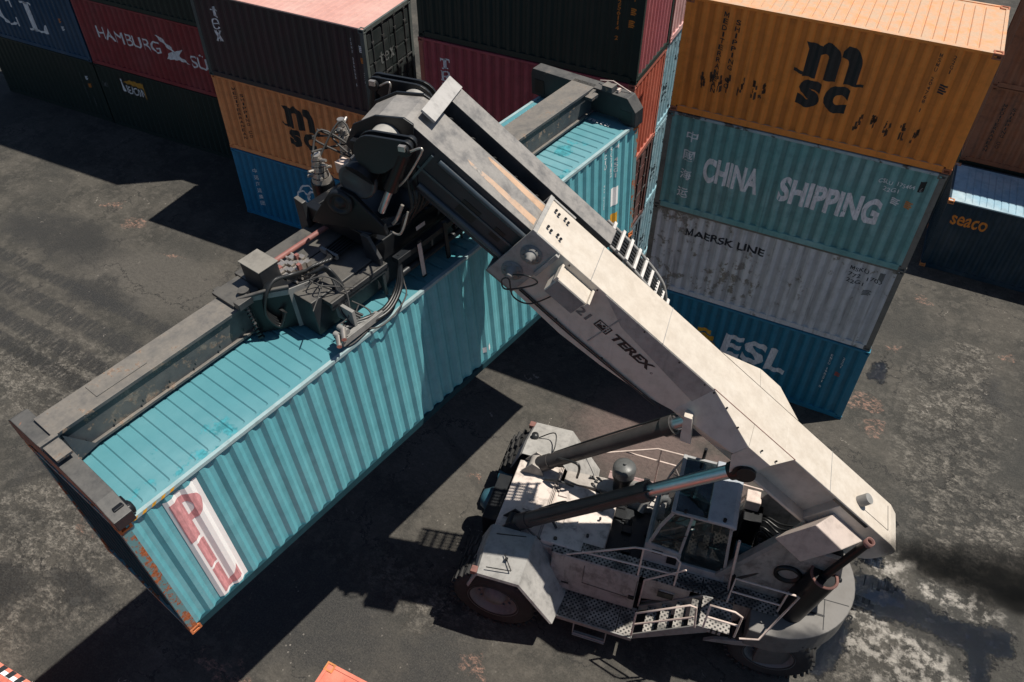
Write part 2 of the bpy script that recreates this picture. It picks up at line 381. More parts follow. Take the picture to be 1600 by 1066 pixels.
# ------------------------------------------------------------------ ground: one sheet of oily, dusty yard paving
def ground_mat():
    m = bpy.data.materials.new("yard_paving"); m.use_nodes = True; nt = m.node_tree; b = nt.nodes["Principled BSDF"]
    P = N(nt, "ShaderNodeTexCoord").outputs['Object']
    na = noi(nt, P, 0.16, 6, 0.6, 0.4); nb = noi(nt, mapv(nt, P, (7, 3, 0)), 0.7, 8, 0.65, 0.3)
    nc = noi(nt, mapv(nt, P, (3, 9, 0)), 3.2, 10, 0.72); nd = noi(nt, P, 26, 6, 0.75); ne = noi(nt, mapv(nt, P, (11, 2, 0), (1, 1.7, 1), (0, 0, .5)), 7.0, 12, 0.84)
    nv = N(nt, "ShaderNodeTexNoise", Vector=P, Scale=1.1, Detail=6.0, Roughness=0.65)
    warp = N(nt, "ShaderNodeVectorMath", a_operation='MULTIPLY_ADD')
    nt.links.new(nv.outputs['Color'], warp.inputs[0]); warp.inputs[1].default_value = (2.2, 2.2, 0); nt.links.new(P, warp.inputs[2])
    PW = N(nt, "ShaderNodeVectorMath", a_operation='SUBTRACT', i0=warp.outputs[0], i1=(1.1, 1.1, 0)).outputs[0]
    def spot(x, y, r, soft=0.45, sx=1.0, sy=1.0, rot=0.0):
        v = N(nt, "ShaderNodeMapping", a_vector_type='TEXTURE', Vector=PW, Location=(x, y, 0), Rotation=(0, 0, rot), Scale=(sx, sy, 1)).outputs[0]
        d = N(nt, "ShaderNodeVectorMath", a_operation='LENGTH', i0=v).outputs[1]
        return step(nt, d, r * (1 - soft), r, 1.0, 0.0)
    def mx(*v):
        o = v[0]
        for q in v[1:]: o = mth(nt, 'MAXIMUM', o, q)
        return o
    sx, sy, sz = N(nt, "ShaderNodeSeparateXYZ", Vector=P).outputs
    c = mixc(nt, step(nt, nb, 0.38, 0.6), (0.028, 0.0275, 0.025), (0.066, 0.061, 0.053))
    c = mixc(nt, mth(nt, 'MULTIPLY', step(nt, nc, 0.48, 0.6), 0.55), c, (0.094, 0.086, 0.075))
    c = mixc(nt, mth(nt, 'MULTIPLY', step(nt, na, 0.46, 0.62), 0.75), c, (0.026, 0.027, 0.026))
    # rough, lighter concrete laid bare: lower left, right edge, lower right
    rough = mx(spot(-10.2, -12.6, 3.4, 0.6, 1, 1.0), spot(-14.6, -8.6, 2.6, 0.7, 1.5, .8), spot(8.8, 1.0, 2.2, .7, .8, 2.0), spot(9.6, -2.2, 2.2, .6, 1, 1), spot(7.9, -6.9, 1.8, .6, 1.4, .7), spot(-1.4, -9.6, 1.6, .8, 1.6, .5), spot(9.0, 3.9, .8, .5, .6, 1.5), spot(7.2, -6.9, 1.2, .5, 1.2, .6))
    rm = mth(nt, 'MULTIPLY', rough, step(nt, nc, 0.40, 0.56))
    c = mixc(nt, rm, c, mixc(nt, mth(nt, 'MULTIPLY', step(nt, ne, 0.40, 0.62), step(nt, nb, .34, .58, .35, 1.0)), (0.052, 0.050, 0.046), mixc(nt, step(nt, nd, .35, .65), (0.17, .155, .133), (0.33, 0.30, 0.26))))
    # smooth dusty film left of the held box
    sm = mx(spot(-15.0, -4.0, 2.4, 0.6, 1.7, 0.8), spot(-2.2, -5.6, 2.0, .6, 1.4, 1.0))
    c = mixc(nt, mth(nt, 'MULTIPLY', sm, 0.7), c, (0.088, 0.081, 0.072))
    # oil and wet tracks
    oil = mx(spot(-19.5, -3.6, 2.2, .6, 1.6, .7), spot(-16.0, -5.2, 1.3, .6, 1.5, .6), spot(-3.6, -11.2, 2.2, .7, 1.7, .8), spot(-0.5, -10.8, 1.3, .7), spot(-11.9, -10.4, 1.2, .6), spot(-10.2, -13.6, .9, .6), spot(9.8, 3.0, .7, .7, .5, 1.6), spot(-8.7, -12.9, 1.0, .7, 1.5, .5))
    c = mixc(nt, mth(nt, 'MULTIPLY', oil, step(nt, nc, 0.3, 0.6, 0.55, 0.95)), c, (0.017, 0.018, 0.019))
    # tyre tracks running along the stacks, with tread bars across
    def track(y0, hw, slope):
        d = mth(nt, 'ABSOLUTE', mth(nt, 'SUBTRACT', mth(nt, 'MULTIPLY_ADD', sx, slope, sy), y0))
        d = mth(nt, 'ADD', d, mth(nt, 'MULTIPLY', mth(nt, 'SUBTRACT', nc, 0.5), 0.5))
        return step(nt, d, hw * 0.5, hw, 1.0, 0.0)
    tr = mx(track(-8.55, .36, .07), track(-7.55, .40, .07), track(-6.2, .28, .05), track(-9.55, .28, .09))
    tread = step(nt, noi(nt, mapv(nt, P, (2, 2, 0), (7.5, 1.3, 1), (0, 0, .12)), 1.0, 7, .7), .36, .56, .25, 1.0)
    inl = step(nt, sx, -10.5, -13.0, 0.0, 1.0)
    c = mixc(nt, mth(nt, 'MULTIPLY', mth(nt, 'MULTIPLY', tr, tread), mth(nt, 'MULTIPLY', inl, 0.85)), c, (0.014, 0.016, 0.019))
    tr2 = mth(nt, 'MULTIPLY', mx(track(2.1, .2, -1.1), track(-7.4, .2, .62), track(-15.2, .22, -.28), track(-16.6, .22, -.28), track(-13.3, .2, -.33)), step(nt, ne, .42, .6))
    c = mixc(nt, mth(nt, 'MULTIPLY', tr2, 0.75), c, (0.02, 0.02, 0.02))
    # slab joints and cracks
    br = N(nt, "ShaderNodeTexBrick", Vector=mapv(nt, PW, (0.4, 0.9, 0), (1, 1, 1), (0, 0, R_(3))), Scale=1.0, Mortar_Size=0.03, Mortar_Smooth=0.3, Brick_Width=6.2, Row_Height=4.1, Color1=(0, 0, 0, 1), Color2=(0, 0, 0, 1), Mortar=(1, 1, 1, 1))
    c = mixc(nt, mth(nt, 'MULTIPLY', br.outputs[0], step(nt, nc, .34, .5, .45, .95)), c, (0.02, 0.02, 0.02))
    vo = N(nt, "ShaderNodeTexVoronoi", a_feature='DISTANCE_TO_EDGE', Vector=PW, Scale=0.33)
    c = mixc(nt, mth(nt, 'MULTIPLY', step(nt, vo.outputs[0], 0.012, 0.004), step(nt, nb, .48, .6)), c, (0.02, 0.02, 0.02))
    pk = mx(spot(1.4, -2.9, 2.6, .8), spot(3.4, -3.6, 1.6, .8))
    c = mixc(nt, mth(nt, 'MULTIPLY', pk, .75), c, (0.150, 0.102, 0.094))
    rimw = mx(spot(8.2, -6.2, 1.5, .5, 1.3, .5), spot(9.4, -4.3, .9, .6, 1.6, .5), spot(7.8, -3.9, .8, .6, .7, 1.4))
    c = mixc(nt, mth(nt, 'MULTIPLY', rimw, step(nt, nc, .45, .58)), c, (0.36, 0.335, 0.30))
    # brick-coloured and pale scuffs
    bk = mx(spot(6.5, 1.05, .42, .3), spot(7.05, .35, .25, .5), spot(6.9, -.05, .3, .5), spot(6.9, 3.6, .2, .4), spot(-17.75, -1.75, .55, .4, 1, .6), spot(-19.1, -1.35, .4, .5, 1, .5), spot(-15.3, -2.9, .35, .5, 1.4, .3), spot(-1.9, -6.3, .4, .6, 1, .3), spot(-4.4, -13.1, .5, .5, 1.4, .6), spot(-12.4, -8.7, .35, .5, 1.5, .4), spot(10.0, 4.4, .22, .5), spot(7.4, 6.4, .15, .5), spot(.3, -10.6, .3, .6), spot(-9.6, -11.7, .3, .6))
    c = mixc(nt, mth(nt, 'MULTIPLY', bk, step(nt, ne, .47, .6)), c, mixc(nt, step(nt, nd, .4, .6), (0.34, 0.19, 0.14), (0.19, 0.11, 0.085)))
    sp = N(nt, "ShaderNodeTexVoronoi", Vector=PW, Scale=1.7)
    c = mixc(nt, mth(nt, 'MULTIPLY', step(nt, sp.outputs[0], 0.075, 0.04), step(nt, nb, .42, .62)), c, (0.40, 0.36, 0.32))
    sp2 = N(nt, "ShaderNodeTexVoronoi", Vector=P, Scale=6.0)
    c = mixc(nt, mth(nt, 'MULTIPLY', step(nt, sp2.outputs[0], 0.16, 0.08), step(nt, nb, .5, .66, 0, .7)), c, mixc(nt, step(nt, na, .45, .55), (0.3, 0.27, 0.24), (0.012, 0.012, 0.012)))
    c = mixc(nt, step(nt, nd, 0.34, 0.72, 0.0, 0.30), c, (0.15, 0.138, 0.12))
    c = mixc(nt, step(nt, ne, 0.56, 0.42, 0.0, 0.30), c, (0.018, 0.018, 0.018))
    nt.links.new(c, b.inputs['Base Color'])
    ro = mth(nt, 'SUBTRACT', step(nt, nb, .3, .7, .82, .95), mth(nt, 'MULTIPLY', oil, 0.25))
    nt.links.new(ro, b.inputs['Roughness']); b.inputs['Specular IOR Level'].default_value = 0.25
    h = mth(nt, 'MULTIPLY_ADD', ne, mth(nt, 'MULTIPLY_ADD', rm, 0.05, 0.012), mth(nt, 'MULTIPLY', nd, 0.008))
    nt.links.new(N(nt, "ShaderNodeBump", Strength=0.9, Distance=1.0, Height=h).outputs[0], b.inputs['Normal'])
    return m
g = MB().add([(-160, -160, 0), (160, -160, 0), (160, 160, 0), (-160, 160, 0)], [(0, 1, 2, 3)]).build("ground", ground_mat())
g['kind'] = 'structure'

def water_mat():
    m = bpy.data.materials.new("puddle_water"); m.use_nodes = True; nt = m.node_tree; b = nt.nodes["Principled BSDF"]
    P = N(nt, "ShaderNodeTexCoord").outputs['Object']
    d = N(nt, "ShaderNodeAttribute", a_attribute_name='inside').outputs['Fac']
    n1 = noi(nt, P, 2.2, 8, .7); n2 = noi(nt, P, 15, 8, .75); n3 = noi(nt, P, 42, 5, .7)
    e = mth(nt, 'ADD', d, mth(nt, 'MULTIPLY_ADD', n1, .9, mth(nt, 'MULTIPLY_ADD', n2, .55, -.70)))
    wet = step(nt, e, .0, .07)
    c = mixc(nt, step(nt, e, .05, .16), (0.030, 0.029, 0.028), mixc(nt, step(nt, n1, .5, .7), (0.005, 0.008, 0.015), (0.020, 0.021, 0.025)))
    nt.links.new(c, b.inputs['Base Color']); b.inputs['Specular IOR Level'].default_value = 0.45
    rip = step(nt, e, .45, .12)
    nt.links.new(mth(nt, 'MULTIPLY_ADD', rip, .09, .045), b.inputs['Roughness'])
    nt.links.new(mth(nt, 'MULTIPLY', wet, step(nt, e, .0, .12, .6, 1.0)), b.inputs['Alpha'])
    hh = mth(nt, 'MULTIPLY', mth(nt, 'MULTIPLY_ADD', rip, .9, .06), mth(nt, 'MULTIPLY_ADD', n3, .35, mth(nt, 'MULTIPLY', n2, .65)))
    nt.links.new(N(nt, "ShaderNodeBump", Strength=1.0, Distance=.09, Height=hh).outputs[0], b.inputs['Normal'])
    return m
WM = water_mat()
def puddle(ctr, seed, amp=0.22, g=.09):
    """flat sheet of water; a point attribute holds how far inside the outline each vertex lies"""
    n = len(ctr); pad = .45
    def sd(x, y):
        dm = 9e9; ins = False
        for i in range(n):
            (ax, ay), (bx, by) = ctr[i], ctr[(i + 1) % n]
            t = max(0, min(1, ((x - ax) * (bx - ax) + (y - ay) * (by - ay)) / ((bx - ax) ** 2 + (by - ay) ** 2)))
            dm = min(dm, math.hypot(x - ax - t * (bx - ax), y - ay - t * (by - ay)))
            if (ay > y) != (by > y) and x < (bx - ax) * (y - ay) / (by - ay) + ax: ins = not ins
        return dm if ins else -dm
    x0, x1 = min(p[0] for p in ctr) - pad, max(p[0] for p in ctr) + pad; y0, y1 = min(p[1] for p in ctr) - pad, max(p[1] for p in ctr) + pad
    nx, ny = int((x1 - x0) / g) + 1, int((y1 - y0) / g) + 1
    V = [(x0 + i * g, y0 + j * g) for i in range(nx) for j in range(ny)]; D = [sd(*v) for v in V]
    F = [(i * ny + j, (i + 1) * ny + j, (i + 1) * ny + j + 1, i * ny + j + 1) for i in range(nx - 1) for j in range(ny - 1) if max(D[i * ny + j], D[(i + 1) * ny + j], D[(i + 1) * ny + j + 1], D[i * ny + j + 1]) > -pad]
    used = sorted({k for f in F for k in f}); ix = {k: q for q, k in enumerate(used)}
    o = MB().add([(V[k][0], V[k][1], 0.004) for k in used], [tuple(ix[k] for k in f) for f in F]).build("puddle", WM)
    at_ = o.data.attributes.new('inside', 'FLOAT', 'POINT'); at_.data.foreach_set('value', [D[k] for k in used])
    o['kind'] = 'structure'
puddle([(6.9, -5.6), (7.3, -4.4), (8.2, -4.5), (9.0, -4.75), (9.9, -4.7), (10.6, -4.55), (10.75, -5.2), (10.2, -5.45), (10.2, -6.2), (9.75, -6.2), (9.6, -5.5), (8.7, -5.4), (7.8, -5.55)], 3)
puddle([(7.1, -4.4), (7.3, -3.5), (7.5, -2.6), (7.85, -2.7), (7.8, -4.3)], 5)
puddle([(6.3, -7.5), (6.9, -5.9), (7.3, -5.6), (7.4, -6.6), (7.0, -7.5)], 8)
puddle([(6.55, 2.6), (6.85, 3.2), (7.0, 2.4), (6.8, 1.75), (6.5, 2.0)], 11)

# ------------------------------------------------------------------ container paints
MT = {}
MT['bar'] = paint("bar_steel", (0.045, 0.045, 0.045), .5, .15, dirt=.3, bump=0)
MT['underside'] = paint("underside_black", (0.012, 0.012, 0.012), .8, .2, bump=0)
rail_rust = dict(rust=.55, dirt=.5)
esl = paint("esl_teal", (0.023, 0.196, 0.310), .5, .06, dirt=.2, streak=.25, fade=.25, fadec=(0.046, 0.276, 0.391), groove_shade=0.50, seed=1)
maersk = paint("maersk_grey", (0.60, 0.61, 0.63), .5, .3, rustc=(0.08, 0.06, 0.04), dirt=.25, streak=.75, fade=.7, fadec=(0.76, 0.75, 0.72), dirtc=(0.13, 0.115, 0.09), peel=.45, peelc=(.36, .33, .28), groove_shade=0.45, seed=2)
maersk_post = paint("maersk_post", (0.188, 0.175, 0.150), .7, .4, rustc=(0.07, 0.05, 0.035), dirt=.6, peel=.5, peelc=(.26, .25, .22), seed=3)
china = paint("china_green", (0.168, 0.386, 0.375), .55, .12, dirt=.3, streak=.5, fade=.75, fadec=(0.336, 0.526, 0.515), dirtc=(0.04, 0.08, 0.085), rustc=(.06, .06, .055), groove_shade=0.60, seed=4)
china_rail = paint("china_rail", (0.364, 0.448, 0.462), .6, .3, rustc=(0.06, 0.05, 0.04), dirt=.5, peel=.5, peelc=(.14, .13, .12), seed=5)
msc = paint("msc_orange", (0.86, 0.27, 0.042), .5, .18, rustc=(0.10, 0.05, 0.03), dirt=.2, streak=.3, fade=.5, fadec=(0.74, 0.25, 0.06), dirtc=(0.12, .05, .02), dust=.85, dustc=(.60, .47, .34), groove_shade=0.55, seed=6)
msc_cast = paint("msc_casting", (0.40, 0.13, 0.06), .6, .4, seed=7)
msc2 = paint("msc_faded_orange", (0.84, 0.31, 0.11), .5, .32, rustc=(0.13, 0.055, 0.03), dirt=.25, streak=.4, fade=.5, fadec=(0.867, 0.384, 0.167), dirtc=(0.16, .06, .03), groove_shade=0.50, seed=8)
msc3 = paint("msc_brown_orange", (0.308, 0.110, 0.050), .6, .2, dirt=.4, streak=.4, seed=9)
cosco = paint("cosco_blue", (0.012, 0.178, 0.334), .5, .06, dirt=.2, streak=.3, fade=.2, fadec=(0.021, 0.230, 0.397), groove_shade=0.40, seed=10)
tex_s = paint("tex_dark", (0.060, 0.034, 0.040), .5, .16, rustc=(0.15, 0.03, 0.04), dirt=.25, streak=.5, groove_shade=.4, fade=.7, fadec=(0.030, 0.048, 0.044), seed=11)
tex_post = paint("tex_post", (0.075, 0.09, 0.085), .6, .25, seed=12)
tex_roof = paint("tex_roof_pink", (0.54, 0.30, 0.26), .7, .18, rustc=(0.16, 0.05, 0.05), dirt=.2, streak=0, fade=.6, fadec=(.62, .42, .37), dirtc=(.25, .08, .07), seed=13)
tex_door = paint("tex_door", (0.016, 0.022, 0.022), .5, .05, dirt=.2, seed=14)
triton = paint("triton_maroon", (0.367, 0.065, 0.086), .5, .16, rustc=(0.10, 0.03, 0.03), dirt=.25, streak=.4, fade=.45, fadec=(0.475, 0.119, 0.130), groove_shade=0.45, seed=15)
triton_end = paint("triton_end_red", (0.50, 0.115, 0.07), .6, .15, dirt=.15, streak=.1, fade=.5, fadec=(.62, .22, .15), seed=16)
triton_post = paint("triton_post", (0.390, 0.112, 0.075), .6, .4, rustc=(.25, .09, .04), seed=17)
black_c = paint("black_green_paint", (0.010, 0.024, 0.021), .5, .06, dirt=.15, streak=.2, fade=.3, fadec=(.03, .034, .032), seed=18)
pink_end = paint("pink_end", (0.36, 0.11, 0.13), .6, .12, dirt=.2, streak=.1, fade=.5, fadec=(.45, .16, .17), seed=19)
ltblue = paint("light_blue_scuffed", (0.20, 0.36, 0.42), .6, .3, rustc=(0.03, 0.045, 0.06), dirt=.3, streak=.3, fade=.7, fadec=(0.42, 0.52, 0.56), peel=.5, peelc=(.03, .06, .08), groove_shade=0.50, seed=20)
pinkwhite = paint("pink_white_scuffed", (0.55, 0.30, 0.29), .6, .4, dirt=.4, fade=.7, fadec=(.65, .5, .48), peel=.4, peelc=(.08, .05, .05), seed=21)
navy = paint("navy_blue", (0.008, 0.058, 0.124), .5, .05, dirt=.2, streak=.3, groove_shade=0.40, seed=22)
hamburg = paint("hamburg_red", (0.283, 0.031, 0.039), .5, .06, dirt=.25, streak=.3, fade=.2, groove_shade=0.40, seed=23)
seaco_c = paint("seaco_navy", (0.006, 0.028, 0.048), .5, .05, dirt=.2, streak=.2, seed=24)
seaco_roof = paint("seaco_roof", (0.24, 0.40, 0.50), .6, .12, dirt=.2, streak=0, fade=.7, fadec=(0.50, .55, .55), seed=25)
salmon = paint("salmon_red", (0.62, 0.14, 0.09), .6, .12, dirt=.2, fade=.7, fadec=(0.72, .27, .19), seed=26)
orange_cast = paint("orange_casting", (0.55, 0.20, 0.06), .6, .3, seed=27)
held = paint("held_teal", (0.125, 0.41, 0.47), .45, .06, dirt=.15, streak=.3, fade=.5, fadec=(0.19, 0.49, 0.54), dirtc=(.02, .10, .12), rustc=(.20, .08, .04), groove_shade=0.08, seed=28)
held_roof = paint("held_roof", (0.080, 0.245, 0.285), .55, .06, dirt=.18, streak=0, fade=.9, fadec=(0.19, 0.36, 0.395), dirtc=(.03, .20, .25), rustc=(.3, .18, .12), peel=.5, peelc=(.060, .30, .35), seed=29, sc=.4)
held_post = paint("held_post", (0.10, 0.23, 0.25), .7, .85, rustc=(0.46, 0.14, 0.05), dirt=.3, seed=30)
held_cast = paint("held_casting", (0.58, 0.17, 0.045), .65, .35, rustc=(.35, .10, .03), seed=31)
held_end_shade = paint("held_end_shaded", (0.012, 0.045, 0.060), .85, .03, rustc=(.3, .1, .04), dirt=.3, dirtc=(.01, .015, .02), fade=.2, fadec=(.02, .06, .075), seed=32, spec=.1)  # teal darkened so the end's shade sits in the colour; bottom rail shares it
held_rail = paint("held_rail", (0.30, 0.42, 0.44), .6, .3, rustc=(.35, .14, .06), dirt=.2, seed=33)
brown_e = paint("maroon_brown", (0.10, 0.04, 0.035), .6, .25, seed=34)
greyblue = paint("grey_blue", (0.10, 0.14, 0.17), .6, .25, seed=35)
white_i = ink("white_ink", (0.86, 0.86, 0.87), .2); white_w = ink("worn_white_ink", (0.90, 0.86, 0.87), .5, 6)
black_i = ink("black_ink", (0.014, 0.016, 0.018), .0); black_w = ink("navy_ink", (0.012, 0.018, 0.03), .15)
grey_i = ink("grey_ink", (0.16, 0.17, 0.17), .35); orange_i = ink("orange_ink", (0.75, 0.24, 0.03), .3); red_i = ink("red_ink", (0.55, 0.09, 0.05), .2)
scuff_i = ink("black_scuff", (0.075, 0.036, 0.020), .6, 9)
yellow_i = ink("yellow_ink", (0.80, 0.40, 0.03), .1); pil_w = ink("panel_white", (0.95, 0.93, 0.91), .0); pil_r = ink("pil_red", (0.72, 0.33, 0.34), .34, 3.5)

def at(x, y, z): return Matrix.Translation((x, y, z))
def code(r_lay, t, x, zt, mat, pitch=.095, h=.075, w=.055, nm="serial_code"): r_lay(Sign().stack(t, x, zt, w, h, pitch, .01), nm, mat)
def block(r_lay, x, z, w, h, mat, nm="marking"):
    r_lay(Sign().polys([bar(x, z + h * k / 4, x + w * (1 if k % 2 else .8), z + h * (k + .7) / 4) for k in range(4)]), nm, mat)
def scuffs(r_lay, xs, z, hgt, seed):
    rnd = random.Random(seed); s_ = Sign()
    for x in xs:
        for k in range(7):
            a = x + rnd.uniform(-.05, .05); zz = z + rnd.uniform(-.5, .5) * hgt; ww = rnd.uniform(.02, .06); hh = rnd.uniform(.06, .2)
            s_.polys([[(a, zz), (a + ww, zz + rnd.uniform(0, .04)), (a + ww * .8, zz + hh), (a - ww * .2, zz + hh * .9)]])
    r_lay(s_, "scuff_mark", scuff_i, proud=.003)

# --- right stack, four high
r, lay = container("teal-blue container lettered ESL, on the ground under the flaking grey one", at(0, 0, 0), L20, H8, esl, doors=True)
def wavy(V, F, n=3):
    return V, F
lay(Sign().text("E", 2.46, .95, .52, .78, .03, shear=.08).text("S", 3.02, .93, .62, .82, .03, shear=.08).text("L", 3.70, .92, .55, .80, .03, shear=.08), "lettering", white_i)
lay(Sign().polys([[(1.62, 1.0), (1.95, 1.06), (2.3, 1.0), (2.3, 1.2), (1.95, 1.26), (1.62, 1.2)], [(1.66, 1.26), (1.95, 1.31), (2.22, 1.26), (2.22, 1.44), (1.95, 1.49), (1.66, 1.44)], [(1.74, 1.5), (1.95, 1.55), (2.12, 1.5), (2.12, 1.66), (1.74, 1.66)]]), "emblem", yellow_i)
code(lay, "EMCU 198271 0", 5.22, 2.13, white_i, .098); code(lay, "22G1", 5.52, 2.15, white_i, .1); block(lay, 5.47, 1.46, .13, .14, red_i)

r, lay = container("pale grey container lettered MAERSK LINE, paint flaking, second from bottom of its stack", at(0, .03, H8), L20, H8, maersk, post=maersk_post, railm=maersk_post)
lay(Sign().text("MAERSK LINE", .93, 2.03 - .13, 2.0, .22, .03), "lettering", black_w)
lay(Sign().text("MSKU", 4.92, 2.24, .42, .11, .01).text("772  1703", 4.92, 2.05, .78, .11, .01).text("22G1", 4.92, 1.87, .4, .11, .01), "serial_code", black_w)
block(lay, 5.36, 1.62, .2, .17, grey_i); lay(Sign().polys([bar(5.58, 2.16, 5.70, 2.38)]), "placard", grey_i)

r, lay = container("sea-green container lettered CHINA SHIPPING in worn white stencil", at(0, -.02, 2 * H8), L20, H8, china, post=maersk_post, railm=china_rail)
lay(Sign().text("CHINA", 1.06, .98, 1.33, .66, .042), "lettering", white_w); lay(Sign().text("SHIPPING", 2.86, .98, 2.22, .66, .042), "lettering", white_w)
s_ = Sign()
for i, ch in enumerate("中國海运"): s_.text(ch, .53, 1.93 - i * .51, .27, .27, .012)
lay(s_, "lettering", white_i)
lay(Sign().text("CSLU  175464", 4.82, 2.07, .74, .10, .008).text("6", 5.66, 2.07, .06, .10, .008).text("22G1", 4.96, 1.90, .32, .1, .008), "serial_code", white_i)
block(lay, 5.2, 1.62, .17, .17, white_i); block(lay, 5.49, 1.60, .15, .18, orange_i); lay(Sign().polys([bar(5.62, 2.06, 5.74, 2.32)]), "placard", black_i)

def msc_em(s_, x, z):
    """the bold m over a bar over sc"""
    q = lambda *P: [(x + a, z + b) for a, b in P]
    s_.polys([q((.10, .33), (.36, .33), (.36, .84), (.36, 1.02), (.02, 1.06), (.10, .92)), q((.52, .33), (.76, .33), (.76, .78), (.52, .78)), q((.93, .33), (1.18, .33), (1.18, .76), (.93, .76)),
              q((.36, .84), (.43, .86), (.43, 1.10), (.36, 1.04)), q((.76, .86), (.84, .86), (.84, 1.12), (.76, .98)), q((-.10, .40), (.10, .36), (.10, .43), (-.10, .47)), q((1.18, .33), (1.32, .33), (1.32, .39), (1.18, .39))])
    s_.polys([[(x + a, z + b) for a, b in P] for P in ringp(.43, .78, .32, (.09, .08), 0, 90, 1.03, 8) + ringp(.84, .76, .36, (.09, .10), 0, 90, .945, 8)])
    return s_.text("s", x + .10, z - .32, .46, .60, .045).text("c", x + .64, z - .32, .48, .60, .045)
r, lay = container("orange container lettered MSC with its pale roof in the sun, above the sea-green one", at(.02, .0, 3 * H8), L20, H8, msc, castm=msc_cast, doors=True)
lay(msc_em(Sign(), 2.56, 1.08), "emblem", black_i)
lay(Sign().stack("MEDITERRANEAN", .83, 2.40, .11, .105, .14, .018), "lettering", black_i); lay(Sign().stack("SHIPPING CO", 1.10, 2.28, .11, .105, .14, .018), "lettering", black_i)
code(lay, "MSMU 204768 1", 5.02, 2.40, black_i, .095); code(lay, "22G1", 5.27, 2.40, black_i, .095); block(lay, 5.22, 1.62, .15, .2, black_w)
scuffs(lay, (.62, .82, .98, 1.18, 1.46, 1.75, 1.92), .82, .34, 1); scuffs(lay, (3.98, 4.27, 4.56, 4.86, 5.13), .62, .3, 2)

# --- left stack, three high
LX, LY = -14.69, .385
HX, HY = -23.5, 2.85
r, lay = container("blue container with COSCO emblem and Chinese characters, under a faded orange one", at(LX, LY, 0), L20, H8, cosco)
s_ = Sign()
for i, ch in enumerate("中远海运集团"): s_.text(ch, .73, 1.82 - i * .26, .15, .17, .008)
lay(s_, "lettering", white_i)
s_ = Sign().text("COSCO", 2.35, .98, 1.35, .34, .03).text("SHIPPING", 2.35, .66, 1.35, .24, .03)
s_.polys(ringp(2.75, 1.42, .3, (.23, .23), 20, 330) + ringp(3.25, 1.5, .34, (.27, .27), -30, 200) + ringp(3.0, 1.62, .38, (.32, .32), 30, 170))
lay(s_, "emblem", white_i)
r, lay = container("faded orange container lettered MSC, between a blue one and a near-black one", at(LX, LY + .03, H8), L20, H8, msc2)
lay(msc_em(Sign(), 2.58, 1.10), "emblem", black_i)
lay(Sign().stack("MEDITERRANEAN", .72, 2.3, .105, .10, .143, .018), "lettering", black_i); lay(Sign().stack("SHIPPING CO", .99, 2.14, .105, .10, .143, .018), "lettering", black_i)
code(lay, "MSCU 318840 2", 5.02, 2.35, black_w, .1); code(lay, "22G1", 5.3, 2.3, black_w, .1)
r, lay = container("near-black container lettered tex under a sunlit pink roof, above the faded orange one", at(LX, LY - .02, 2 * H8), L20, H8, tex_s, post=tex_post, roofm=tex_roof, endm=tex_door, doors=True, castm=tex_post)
s_ = Sign()
for i, ch in enumerate("tex"): s_.put(serif(ch), .62 + (.05 if ch == 't' else 0), 1.93 - i * .36, .30, .33)
lay(s_, "lettering", white_i)
code(lay, "TGHU 256050 5", 5.57, 2.28, white_i, .11, .075, .05); code(lay, "22G1", 5.9, 1.35, white_i, .12)
block(lay, 5.82, 1.93, .13, .2, white_i); block(lay, 5.84, 1.62, .13, .17, orange_i)
s_ = Sign()
for i, ch in enumerate("tex"): s_.put(serif(ch), .52 + i * .27, 1.32, .23, .36 if ch == 't' else .28)
s_.lay("lettering", grey_i, r, lambda x: 0, [], mp=Matrix.Translation((L20 - .034, .12, 0)) @ Matrix.Rotation(R_(90), 4, 'Z'))

# --- maroon stack between, four high
TX, TY = -7.15, .72
container("grey-blue container on the ground behind the held container", at(TX, TY, 0), L20, H8, greyblue)
container("brown container, second level behind the held container", at(TX, TY, H8), L20, H8, brown_e)
r, lay = container("maroon container lettered TRITON down its side, under a black one", at(TX, TY, 2 * H8), L20, H8, triton, post=triton_post, endm=triton_end, doors=False, railm=triton)
s_ = Sign()
for i, ch in enumerate("TRITON"): s_.put(serif(ch), .62, 1.85 - i * .345, .30, .29)
lay(s_, "lettering", white_i)
r, lay = container("black container with orange serial numbers on top of the maroon one", at(TX, TY + .05, 3 * H8), L20, H8, black_c, endm=pink_end, doors=False, railm=black_c)
code(lay, "TEMU 256114 2", 5.4, 2.5, orange_i, .118, .10, .07); block(lay, 5.72, 1.62, .14, .17, orange_i); block(lay, 5.70, 1.33, .15, .18, orange_i); code(lay, "22G1", 5.76, 2.45, orange_i, .14, .1)
for k, (mt, lb) in enumerate(((ltblue, "scuffed light blue container on the ground in the row behind the maroon stack"), (ltblue, "scuffed light blue container, second level in the row behind the maroon stack"), (ltblue, "scuffed light blue container, third level beside the orange stack end"), (pinkwhite, "pinkish white container on top of the scuffed light blue ones"))):
    container(lb, at(TX - .06 + .02 * k, TY + 2.6, k * H8), L20, H8, mt, doors=False)

